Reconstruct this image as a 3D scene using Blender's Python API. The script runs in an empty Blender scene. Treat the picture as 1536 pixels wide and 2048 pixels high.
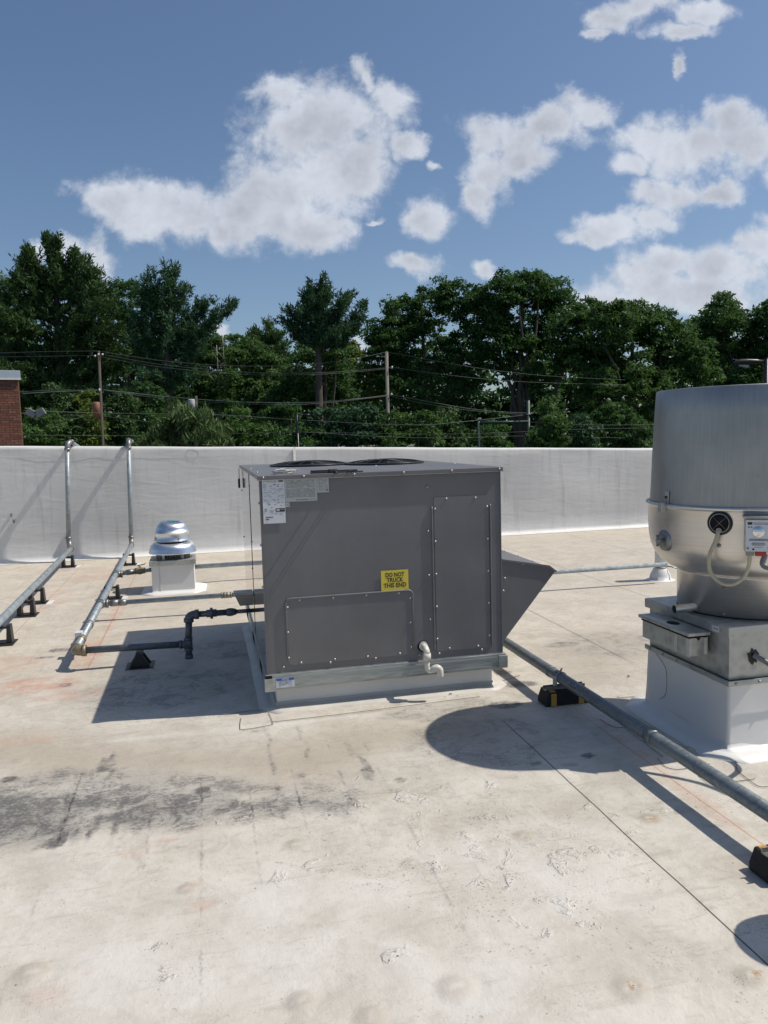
import bpy, math, random
import numpy as np
from mathutils import Vector, Matrix, noise as mnoise

random.seed(7)
rng = np.random.default_rng(7)
sc = bpy.context.scene
COL = sc.collection

# ------------------------------------------------------------------ camera
F_PX, YAW, PITCH, ROLL = 1561.63, -0.2250, 0.0950, -0.0273      # focal length in photo pixels (1536 x 2048)
CAM = np.array([-0.3024, -4.5786, 1.6157])
_cy, _sy = math.cos(YAW), math.sin(YAW)
_fw = np.array([-_sy * math.cos(PITCH), _cy * math.cos(PITCH), -math.sin(PITCH)])
_rt = np.array([_cy, _sy, 0.0])
_up = np.cross(_rt, _fw)
RT = _rt * math.cos(ROLL) + _up * math.sin(ROLL)
UP = -_rt * math.sin(ROLL) + _up * math.cos(ROLL)
FW = _fw
cam = bpy.data.cameras.new('camera')
cam.sensor_fit = 'VERTICAL'; cam.sensor_height = 32.0
cam.lens = F_PX / 2048 * 32.0
cam.clip_start = 0.05; cam.clip_end = 2000
camo = bpy.data.objects.new('camera', cam); COL.objects.link(camo)
camo.matrix_world = Matrix(((RT[0], UP[0], -FW[0], CAM[0]), (RT[1], UP[1], -FW[1], CAM[1]),
                            (RT[2], UP[2], -FW[2], CAM[2]), (0, 0, 0, 1)))
sc.camera = camo

# ------------------------------------------------------------------ light and sky
SUNV = Vector((0.7163, -0.0959, 1.0)).normalized()
sun = bpy.data.lights.new('sun', 'SUN'); sun.energy = 4.7; sun.angle = math.radians(0.53); sun.color = (1.0, 0.935, 0.83)
suno = bpy.data.objects.new('sun', sun); COL.objects.link(suno)
suno.rotation_euler = SUNV.to_track_quat('Z', 'Y').to_euler(); suno.location = (8, -2, 12)
sc.view_settings.view_transform = 'Standard'; sc.view_settings.look = 'None'
sc.view_settings.exposure = -0.07; sc.view_settings.gamma = 1.0; sc.view_settings.use_curve_mapping = False
sc.cycles.max_bounces = 8; sc.cycles.diffuse_bounces = 4; sc.cycles.transparent_max_bounces = 8

SKY_STRENGTH = 0.085
CLOUDS = [  # centre and radii of each puff: (bearing, height, width, height) in gnomonic units of the view direction
 (222,405,70,48),(300,412,95,60),(385,425,85,62),(455,450,75,52),(560,185,48,46),(600,235,105,80),(690,255,100,85),(765,215,52,42),
 (728,165,22,42),(640,330,110,85),(545,390,110,68),(640,445,78,55),(500,400,80,60),(715,330,65,75),(600,450,100,48),(820,307,36,24),(862,342,18,10),
 (740,422,28,9),(1170,212,52,38),(1105,245,68,42),(1035,270,72,50),(958,282,58,52),(975,340,55,52),(955,400,44,34),(1050,310,60,40),
 (855,432,48,34),(825,525,52,23),(965,535,30,16),(1305,268,85,40),(1385,300,105,58),(1475,240,52,50),(1500,300,70,55),(1245,315,48,30),
 (1285,375,42,34),(1355,385,85,36),(1290,430,75,36),(1215,455,70,32),(1195,472,52,20),(1440,385,55,22),(1200,600,66,42),(1262,560,62,45),
 (1345,528,60,36),(1300,592,130,52),(1440,540,95,55),(1505,492,62,38),(1410,600,130,45),(1225,30,55,38),(1290,8,65,32),(1200,62,36,14),
 (1405,25,62,26),(1370,62,60,15),(1371,130,13,24),(185,515,50,42),(138,495,42,24),(60,512,26,20),(435,660,26,12),(716,690,26,20),(1600,330,80,50),(1620,470,90,60)]
world = bpy.data.worlds.new('World'); sc.world = world; world.cycles.sampling_method = 'MANUAL'; world.cycles.sample_map_resolution = 512; world.use_nodes = True
wt = world.node_tree; wt.nodes.clear()
def wn(t, **k):
    n = wt.nodes.new(t)
    for a, b in k.items(): setattr(n, a, b)
    return n
def wmath(op, a, b=None, c=None, clamp=False):
    n = wn('ShaderNodeMath', operation=op); n.use_clamp = clamp
    for i, v in enumerate((a, b, c)):
        if v is None: continue
        if isinstance(v, (int, float)): n.inputs[i].default_value = v
        else: wt.links.new(v, n.inputs[i])
    return n.outputs[0]
def wvec(op, a, b=None, out=0):
    n = wn('ShaderNodeVectorMath', operation=op)
    for i, v in enumerate((a, b)):
        if v is None: continue
        if isinstance(v, (tuple, list, np.ndarray)): n.inputs[i].default_value = tuple(float(q) for q in v)
        else: wt.links.new(v, n.inputs[i])
    return n.outputs[out]
sky = wn('ShaderNodeTexSky', sky_type='NISHITA'); sky.sun_disc = False
sky.sun_elevation = math.asin(SUNV.z); sky.sun_rotation = math.atan2(SUNV.x, SUNV.y)
sky.altitude = 100; sky.air_density = 1.0; sky.dust_density = 1.4; sky.ozone_density = 2.2
tc = wn('ShaderNodeTexCoord')
d = tc.outputs['Generated']
dw = wmath('MAXIMUM', wvec('DOT_PRODUCT', d, FW, 1), 0.05)
du = wmath('DIVIDE', wvec('DOT_PRODUCT', d, RT, 1), dw)
dv = wmath('DIVIDE', wvec('DOT_PRODUCT', d, UP, 1), dw)
comb = wn('ShaderNodeCombineXYZ'); wt.links.new(du, comb.inputs[0]); wt.links.new(dv, comb.inputs[1])
P0 = comb.outputs[0]
def wnoise(vec, scale, detail, rough=0.55, dist=0.0):
    n = wn('ShaderNodeTexNoise'); n.inputs['Scale'].default_value = scale; n.inputs['Detail'].default_value = detail
    n.inputs['Roughness'].default_value = rough; n.inputs['Distortion'].default_value = dist
    wt.links.new(vec, n.inputs['Vector']); return n
def wsm(v, a, b, c=0.0, e=1.0):
    n = wn('ShaderNodeMapRange', interpolation_type='SMOOTHSTEP'); wt.links.new(v, n.inputs[0])
    for i_, q in enumerate((a, b, c, e)): n.inputs[i_ + 1].default_value = q
    return n.outputs[0]
def billow(vec, scale):
    n = wn('ShaderNodeTexVoronoi'); n.voronoi_dimensions = '2D'; n.feature = 'F1'; n.inputs['Scale'].default_value = scale; n.inputs['Detail'].default_value = 4.0
    n.inputs['Roughness'].default_value = 0.6; n.inputs['Lacunarity'].default_value = 2.3; n.normalize = True
    wt.links.new(vec, n.inputs['Vector']); return n.outputs['Distance']
def warped(vec, sc1, a1, sc2, a2):
    w = wvec('MULTIPLY', wvec('SUBTRACT', wnoise(vec, sc1, 3, 0.55).outputs['Color'], (.5, .5, .5)), (a1, a1, 0))
    w2 = wvec('MULTIPLY', wvec('SUBTRACT', wnoise(vec, sc2, 4, 0.6).outputs['Color'], (.5, .5, .5)), (a2, a2, 0))
    return wvec('ADD', wvec('ADD', vec, w), w2)
P = warped(P0, 8.0, 0.065, 28.0, 0.030)
fld = None
for (cx, cy, rx, ry) in CLOUDS:
    c = ((cx - 768) / F_PX, (1024 - cy) / F_PX, 0)
    q = wvec('MULTIPLY', wvec('SUBTRACT', P, c), (F_PX / (rx * 1.27), F_PX / (ry * 1.27), 0))
    l = wmath('SUBTRACT', 1.0, wvec('LENGTH', q, None, 1))
    fld = l if fld is None else wmath('SMOOTH_MAX', fld, l, 0.12)
# elsewhere in the sky the same kind of scattered cloud goes on
far = wnoise(wvec('MULTIPLY', d, (2.2, 2.2, 4.5)), 1.3, 3, 0.55)
farf = wmath('MULTIPLY', wmath('SUBTRACT', far.outputs['Fac'], 0.60), 4.0)
inside = wmath('MULTIPLY', wmath('LESS_THAN', wmath('ABSOLUTE', du), 0.58), wmath('LESS_THAN', wmath('ABSOLUTE', dv), 0.75))
ahead = wmath('GREATER_THAN', wvec('DOT_PRODUCT', d, FW, 1), 0.2)
inside = wmath('MULTIPLY', inside, ahead)
mixf = wn('ShaderNodeMix', data_type='FLOAT'); wt.links.new(inside, mixf.inputs[0]); wt.links.new(farf, mixf.inputs[2]); wt.links.new(fld, mixf.inputs[3])
field = mixf.outputs[0]
Pb = warped(P0, 14.0, 0.03, 45.0, 0.012)
LIT = (0.010, 0.014, 0)
def shape(vec0, pb):
    n = wnoise(vec0, 16.0, 8, 0.62, 0.2).outputs['Fac']
    return wmath('ADD', wmath('MULTIPLY', wmath('SUBTRACT', n, 0.5), 1.5), wmath('MULTIPLY', wmath('SUBTRACT', 0.38, billow(pb, 15.0)), 0.70))
s0 = shape(P0, Pb); s1 = shape(wvec('ADD', P0, LIT), wvec('ADD', Pb, LIT))
dens = wmath('ADD', field, s0)
alpha = wsm(dens, -0.02, 0.66)
alpha = wmath('POWER', alpha, 1.15)
# the sunward flank of every puff is whiter, the thick middle of a cloud greyer
soft = wnoise(P0, 8.0, 4, 0.55).outputs['Fac']
body = wmath('MULTIPLY', wsm(wmath('ADD', field, wmath('MULTIPLY', s0, 0.6)), 0.15, 0.95), wsm(soft, 0.40, 0.62))
bright = wmath('SUBTRACT', 1.03, wmath('MULTIPLY', body, 0.27))
bright = wmath('ADD', bright, wmath('MULTIPLY', wmath('SUBTRACT', s0, s1), 0.30))
bright = wmath('MINIMUM', wmath('MAXIMUM', bright, 0.50), 1.10)
ccol = wvec('SCALE', (0.66 / SKY_STRENGTH, 0.705 / SKY_STRENGTH, 0.79 / SKY_STRENGTH)); wt.links.new(bright, ccol.node.inputs['Scale'])
tint = wn('ShaderNodeMix', data_type='RGBA', blend_type='MULTIPLY'); tint.inputs[0].default_value = 1.0
wt.links.new(sky.outputs[0], tint.inputs[6]); tint.inputs[7].default_value = (1.10, 1.17, 1.24, 1)
mx = wn('ShaderNodeMix', data_type='RGBA'); wt.links.new(wmath('MULTIPLY', alpha, 0.95), mx.inputs[0])
wt.links.new(tint.outputs[2], mx.inputs[6]); wt.links.new(ccol, mx.inputs[7])
bg = wn('ShaderNodeBackground'); bg.inputs[1].default_value = SKY_STRENGTH; wt.links.new(mx.outputs[2], bg.inputs[0])
wo = wn('ShaderNodeOutputWorld'); wt.links.new(bg.outputs[0], wo.inputs[0])

# ------------------------------------------------------------------ helpers
def ray(px, py):
    return FW + RT * (px - 768) / F_PX - UP * (py - 1024) / F_PX
def at(px, py, depth):                       # the point seen at a photo pixel at a given distance ahead of the camera
    return Vector(CAM + ray(px, py) * depth)
def onz(px, py, z=0.0):
    d = ray(px, py); t = (z - CAM[2]) / d[2]; p = CAM + d * t; return Vector(p)
def tag(o, label=None, cat=None, group=None, kind=None):
    if label: o['label'] = label
    if cat: o['category'] = cat
    if group: o['group'] = group
    if kind: o['kind'] = kind
    return o
def thing(name, loc, label, cat, group=None):
    o = bpy.data.objects.new(name, None); COL.objects.link(o); o.location = loc
    o.empty_display_size = 0.1
    return tag(o, label, cat, group)
class MB:
    def __init__(s): s.v = []; s.f = []; s.sm = []
    def add(s, vs, fs, smooth=False):
        b = len(s.v); s.v += [tuple(v) for v in vs]; s.f += [tuple(i + b for i in f) for f in fs]; s.sm += [smooth] * len(fs); return s
    def box(s, a, b):
        x0, y0, z0 = a; x1, y1, z1 = b
        return s.add([(x0,y0,z0),(x1,y0,z0),(x1,y1,z0),(x0,y1,z0),(x0,y0,z1),(x1,y0,z1),(x1,y1,z1),(x0,y1,z1)],
                     [(0,3,2,1),(4,5,6,7),(0,1,5,4),(1,2,6,5),(2,3,7,6),(3,0,4,7)])
    def frustum(s, a, b, z0, z1, ins):
        x0, y0 = a; x1, y1 = b; ix, iy = ins
        return s.add([(x0,y0,z0),(x1,y0,z0),(x1,y1,z0),(x0,y1,z0),(x0+ix,y0+iy,z1),(x1-ix,y0+iy,z1),(x1-ix,y1-iy,z1),(x0+ix,y1-iy,z1)],
                     [(0,3,2,1),(4,5,6,7),(0,1,5,4),(1,2,6,5),(2,3,7,6),(3,0,4,7)])
    def tube(s, pts, r, seg=14, cap=True, smooth=True):
        pts = [Vector(p) for p in pts]; n = len(pts)
        rs = r if isinstance(r, (list, tuple)) else [r] * n
        t = [(pts[min(i+1, n-1)] - pts[max(i-1, 0)]).normalized() for i in range(n)]
        ref = Vector((0, 0, 1)) if abs(t[0].z) < .9 else Vector((1, 0, 0))
        u = t[0].cross(ref).normalized(); vs = []
        for i in range(n):
            u = (u - t[i] * u.dot(t[i])).normalized(); w = t[i].cross(u)
            for k in range(seg):
                a = 2 * math.pi * k / seg; vs.append(pts[i] + (u * math.cos(a) + w * math.sin(a)) * rs[i])
        fs = [(i*seg+k, i*seg+(k+1) % seg, (i+1)*seg+(k+1) % seg, (i+1)*seg+k) for i in range(n-1) for k in range(seg)]
        s.add(vs, fs, smooth)
        if cap:
            b = len(s.v) - n * seg
            s.f.append(tuple(b + k for k in reversed(range(seg)))); s.f.append(tuple(b + (n-1)*seg + k for k in range(seg))); s.sm += [False, False]
        return s
    def lathe(s, prof, c=(0,0,0), axis=None, seg=64, smooth=True):
        ax = Vector(axis).normalized() if axis is not None else Vector((0, 0, 1))
        ref = Vector((1, 0, 0)) if abs(ax.x) < .9 else Vector((0, 1, 0))
        u = (ref - ax * ref.dot(ax)).normalized(); w = ax.cross(u); c = Vector(c); vs = []
        for r, h in prof:
            for k in range(seg):
                a = 2*math.pi*k/seg; vs.append(c + ax*h + (u*math.cos(a) + w*math.sin(a)) * max(r, 1e-4))
        n = len(prof)
        return s.add(vs, [(i*seg+k, i*seg+(k+1) % seg, (i+1)*seg+(k+1) % seg, (i+1)*seg+k) for i in range(n-1) for k in range(seg)], smooth)
    def prism(s, poly, axis, a, b):            # polygon in the plane across an axis, extruded from a to b
        def mk(p, h):
            return {'x': (h, p[0], p[1]), 'y': (p[0], h, p[1]), 'z': (p[0], p[1], h)}[axis]
        n = len(poly)
        vs = [mk(p, a) for p in poly] + [mk(p, b) for p in poly]
        return s.add(vs, [tuple(range(n)), tuple(range(2*n-1, n-1, -1))] + [(i, (i+1) % n + 0, (i+1) % n + n, i+n) for i in range(n)])
    def obj(s, name, m, parent=None, bevel=0.0, fix=True, autos=None):
        me = bpy.data.meshes.new(name); me.from_pydata(s.v, [], s.f)
        me.polygons.foreach_set('use_smooth', s.sm)
        if fix:
            import bmesh
            bm = bmesh.new(); bm.from_mesh(me); bmesh.ops.recalc_face_normals(bm, faces=bm.faces); bm.to_mesh(me); bm.free()
        me.update()
        return link(name, me, m, parent, bevel)
def link(name, me, m, parent=None, bevel=0.0):
    o = bpy.data.objects.new(name, me); COL.objects.link(o)
    if m and not me.materials: me.materials.append(m)
    if parent:
        o.parent = parent
        off = Vector(parent.location) + (Vector(parent.parent.location) if parent.parent else Vector())
        o.location = -off if not parent.get('_abs') else (0, 0, 0)
        if parent.type == 'MESH': o.location = (0, 0, 0)
    if bevel:
        b = o.modifiers.new('bevel', 'BEVEL'); b.width = bevel; b.segments = 2; b.limit_method = 'ANGLE'; b.angle_limit = math.radians(40)
    return o
def put(name, me, m, parent, loc, rot=None):       # a small repeated piece that shares its mesh
    o = bpy.data.objects.new(name, me); COL.objects.link(o)
    if not me.materials: me.materials.append(m)
    o.parent = parent
    base = Vector((0, 0, 0))
    p = parent
    while p is not None: base += Vector(p.location); p = p.parent
    o.location = Vector(loc) - base
    if rot is not None: o.rotation_euler = rot
    return o
def rbox(name, a, b, m, parent=None, bevel=0.0): return MB().box(a, b).obj(name, m, parent, bevel)
def bez(pts, n=10):                             # smooth curve through points
    pts = [Vector(p) for p in pts]; out = []
    P_ = [pts[0] * 2 - pts[1]] + pts + [pts[-1] * 2 - pts[-2]]
    for i in range(1, len(P_) - 2):
        for k in range(n):
            t = k / n; a, b, c, d = P_[i-1], P_[i], P_[i+1], P_[i+2]
            out.append(0.5 * ((2*b) + (c-a)*t + (2*a-5*b+4*c-d)*t*t + (3*b-a-3*c+d)*t**3))
    return out + [pts[-1]]
def arc_elbow(p0, corner, p1, n=8):
    p0, c, p1 = Vector(p0), Vector(corner), Vector(p1)
    return [(p0*(1-t)**2 + c*2*t*(1-t) + p1*t*t) for t in [i/n for i in range(n+1)]]

# ------------------------------------------------------------------ materials
class M:
    def __init__(s, name):
        s.m = bpy.data.materials.new(name); s.m.use_nodes = True; s.t = s.m.node_tree
        s.b = s.t.nodes['Principled BSDF']; s.o = s.t.nodes['Material Output']
    def n(s, t, **k):
        x = s.t.nodes.new(t)
        for a, b in k.items(): setattr(x, a, b)
        return x
    def l(s, a, b): s.t.links.new(a, b)
    def set(s, **k):
        for a, v in k.items():
            i = s.b.inputs[a.replace('_', ' ')]
            if isinstance(v, (int, float)): i.default_value = v
            elif isinstance(v, tuple): i.default_value = v if len(v) == 4 else (*v, 1)
            else: s.l(v, i)
        return s
    def coord(s, which='Object', scale=(1, 1, 1)):
        tc = s.n('ShaderNodeTexCoord'); mp = s.n('ShaderNodeMapping'); mp.inputs['Scale'].default_value = scale
        s.l(tc.outputs[which], mp.inputs[0]); return mp.outputs[0]
    def noise(s, vec, scale, detail=4, rough=.55, dist=0.0, out='Fac'):
        x = s.n('ShaderNodeTexNoise'); x.inputs['Scale'].default_value = scale; x.inputs['Detail'].default_value = detail
        x.inputs['Roughness'].default_value = rough; x.inputs['Distortion'].default_value = dist
        if vec is not None: s.l(vec, x.inputs['Vector'])
        return x.outputs[out]
    def math(s, op, a, b=None, c=None, clamp=False):
        x = s.n('ShaderNodeMath', operation=op); x.use_clamp = clamp
        for i, v in enumerate((a, b, c)):
            if v is None: continue
            if isinstance(v, (int, float)): x.inputs[i].default_value = v
            else: s.l(v, x.inputs[i])
        return x.outputs[0]
    def rng(s, v, a, b, c=0.0, d=1.0, smooth=True):
        x = s.n('ShaderNodeMapRange'); x.interpolation_type = 'SMOOTHSTEP' if smooth else 'LINEAR'
        s.l(v, x.inputs[0])
        for i, q in enumerate((a, b, c, d)): x.inputs[i+1].default_value = q
        return x.outputs[0]
    def mix(s, f, a, b, mode='MIX'):
        x = s.n('ShaderNodeMix', data_type='RGBA', blend_type=mode)
        if isinstance(f, (int, float)): x.inputs[0].default_value = f
        else: s.l(f, x.inputs[0])
        for i, v in ((6, a), (7, b)):
            if isinstance(v, tuple): x.inputs[i].default_value = v if len(v) == 4 else (*v, 1)
            else: s.l(v, x.inputs[i])
        return x.outputs[2]
    def bump(s, h, strength=.3, dist=.01, prev=None):
        x = s.n('ShaderNodeBump'); x.inputs['Strength'].default_value = strength; x.inputs['Distance'].default_value = dist
        s.l(h, x.inputs['Height'])
        if prev is not None: s.l(prev, x.inputs['Normal'])
        s.l(x.outputs[0], s.b.inputs['Normal']); return x.outputs[0]
def flat(name, col, rough=.5, metal=0.0, var=.12, scale=12, bump=0.0, detail=4, spec=.5):
    k = M(name); v = k.coord()
    f = k.noise(v, scale, detail); g = k.noise(v, scale * .17, 3)
    f = k.math('ADD', k.math('MULTIPLY', f, .5), k.math('MULTIPLY', g, .5))
    c = k.mix(k.rng(f, .3, .7), tuple(x * (1 - var) for x in col), tuple(min(1, x * (1 + var)) for x in col))
    k.set(Base_Color=c, Roughness=k.rng(k.noise(v, scale * 2), .3, .7, max(.02, rough - .07), rough + .07), Metallic=metal, Specular_IOR_Level=spec)
    if bump: k.bump(k.noise(v, scale * 6, 3), bump, .002)
    return k.m

def m_paint(name, col, rough, coat=0.0):
    k = M(name); v = k.coord()
    f = k.noise(v, 2.2, 4); s_ = k.noise(k.coord(scale=(26, 26, 1.2)), 1.0, 4)
    f = k.math('ADD', k.math('MULTIPLY', f, .88), k.math('MULTIPLY', s_, .12))
    c = k.mix(k.rng(f, .3, .72), tuple(x * .88 for x in col), tuple(x * 1.12 for x in col))
    dz = k.n('ShaderNodeSeparateXYZ'); k.l(v, dz.inputs[0]); dust = k.math('MULTIPLY', k.rng(dz.outputs[2], .75, .2), k.rng(k.noise(k.coord(scale=(3, 3, 2)), 1.0, 5, .6), .35, .7))
    c = k.mix(k.math('MULTIPLY', dust, .22), c, (.26, .245, .22))
    sp = k.rng(k.noise(v, 46, 3), .70, .78)
    c = k.mix(k.math('MULTIPLY', sp, .25), c, tuple(x * 1.6 for x in col))
    k.set(Base_Color=c, Roughness=rough, Coat_Weight=coat, Coat_Roughness=.05)
    h = k.noise(k.coord(scale=(1, 1, .6)), 2.4, 2)
    b = k.bump(h, .22, .012); 
    k.bump(k.noise(v, 420, 1), .05, .0005, b)
    return k.m
MAT = {}
MAT['unit'] = m_paint('grey_unit_paint', (.148, .147, .155), .42)
MAT['unit_side'] = m_paint('glossy_unit_side_paint', (.16, .155, .15), .07, .6)
MAT['unit_lid'] = m_paint('unit_lid_paint', (.150, .148, .156), .33)
def m_galv(name, col, rough=.45, metal=.75, sp=9, stretch=(1, 1, 1)):
    k = M(name); v = k.coord(scale=stretch)
    vo = k.n('ShaderNodeTexVoronoi'); vo.inputs['Scale'].default_value = sp * 6; k.l(v, vo.inputs['Vector'])
    f = k.noise(v, sp, 6, .62)
    g = k.math('ADD', k.math('MULTIPLY', f, .75), k.math('MULTIPLY', vo.outputs['Distance'], .25))
    c = k.mix(k.rng(g, .3, .62), tuple(x * .72 for x in col), tuple(x * 1.18 for x in col))
    w = k.rng(k.noise(v, sp * 2.6, 5, .7), .60, .68)
    c = k.mix(k.math('MULTIPLY', w, .45), c, (.50, .51, .49))
    k.set(Base_Color=c, Roughness=k.rng(f, .3, .7, rough - .1, rough + .14), Metallic=metal)
    k.bump(f, .15, .002); return k.m
MAT['pipe'] = m_galv('galvanised_pipe', (.27, .31, .335), .46, .3, 14)
MAT['bigpipe'] = m_galv('weathered_galvanised_pipe', (.145, .17, .185), .42, .3, 11)
MAT['fitting'] = m_galv('dull_steel_fitting', (.24, .235, .23), .42, .7, 22)
MAT['brass'] = m_galv('tarnished_brass', (.25, .21, .13), .52, .5, 30)
MAT['darkpipe'] = m_galv('dark_iron_pipe', (.10, .115, .13), .42, .3, 16)
MAT['rail'] = m_galv('galvanised_rail', (.33, .36, .355), .36, .5, 1.6, (1, 1, 8))
MAT['sheet'] = m_galv('galvanised_sheet', (.40, .41, .39), .38, .55, 3.5)
MAT['zinc'] = flat('zinc_screw', (.34, .33, .32), .5, .6, .1, 80)
MAT['dull_zinc'] = flat('dull_zinc_plate', (.27, .28, .28), .38, .7, .1, 30)
MAT['black'] = flat('black_plastic', (.020, .020, .021), .45, 0, .25, 30, .2)
MAT['rubber'] = flat('black_recycled_rubber', (.012, .012, .013), .8, 0, .5, 130, .9)
MAT['amber'] = flat('amber_reflective_strip', (.50, .26, .05), .45, 0, .15, 40)
MAT['pvc'] = flat('weathered_white_pvc', (.66, .63, .57), .32, 0, .10, 30)
MAT['tubing'] = flat('yellowed_flexible_tubing', (.42, .39, .28), .38, 0, .12, 25)
MAT['conduit'] = flat('grey_flexible_conduit', (.17, .175, .18), .42, 0, .15, 30)
MAT['yellow'] = flat('yellow_vinyl', (.70, .56, .06), .4, 0, .05, 10)
MAT['ink'] = flat('black_ink', (.018, .018, .018), .5, 0, .1, 20)
MAT['fineink'] = flat('fine_grey_print', (.20, .205, .21), .5, 0, .5, 160)
MAT['label_w'] = flat('white_label_vinyl', (.60, .62, .66), .38, 0, .04, 20)
MAT['label_g'] = flat('grey_green_label_vinyl', (.43, .46, .44), .4, 0, .04, 20)
MAT['blue'] = flat('blue_label_band', (.03, .11, .36), .4, 0, .08, 20)
MAT['red'] = flat('red_switch_plastic', (.40, .035, .03), .4, 0, .1, 20)
MAT['hole'] = flat('dark_opening', (.004, .004, .004), .9, 0, .2, 10)
MAT['strip'] = flat('pale_sealant', (.50, .50, .45), .6, 0, .12, 40)
MAT['wire'] = flat('pale_cable', (.45, .45, .42), .4, 0, .1, 40)
MAT['black_metal'] = flat('black_metal', (.016, .018, .022), .35, .3, .2, 20)
def m_spun(name, col, rough, aniso, metal=1.0, ver=False):
    k = M(name)
    s_ = k.coord(scale=((1.5, 1.5, 260) if not ver else (90, 90, 2)))
    line = k.noise(s_, 1.0, 3); big = k.noise(k.coord(), 4.5, 5, .6)
    f = k.math('ADD', k.math('MULTIPLY', line, .35), k.math('MULTIPLY', big, .65))
    c = k.mix(k.rng(f, .3, .7), tuple(x * .86 for x in col), tuple(min(1, x * 1.1) for x in col))
    sp = k.rng(k.noise(k.coord(), 17, 4, .65), .68, .74)
    c = k.mix(k.math('MULTIPLY', sp, .35), c, tuple(x * .6 for x in col))
    tg = k.n('ShaderNodeTangent', direction_type='RADIAL', axis='Z')
    k.set(Base_Color=c, Metallic=metal, Roughness=k.rng(big, .3, .7, rough - .05, rough + .07), Anisotropic=aniso, Tangent=tg.outputs[0])
    k.bump(line, .04, .001); return k.m
MAT['spun'] = m_spun('spun_aluminium', (.68, .66, .63), .36, .45, .88)
MAT['shiny'] = m_spun('bright_spun_aluminium', (.80, .81, .82), .30, .6)
MAT['windband'] = m_spun('galvanised_windband', (.36, .36, .35), .42, .3, .80, True)

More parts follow.
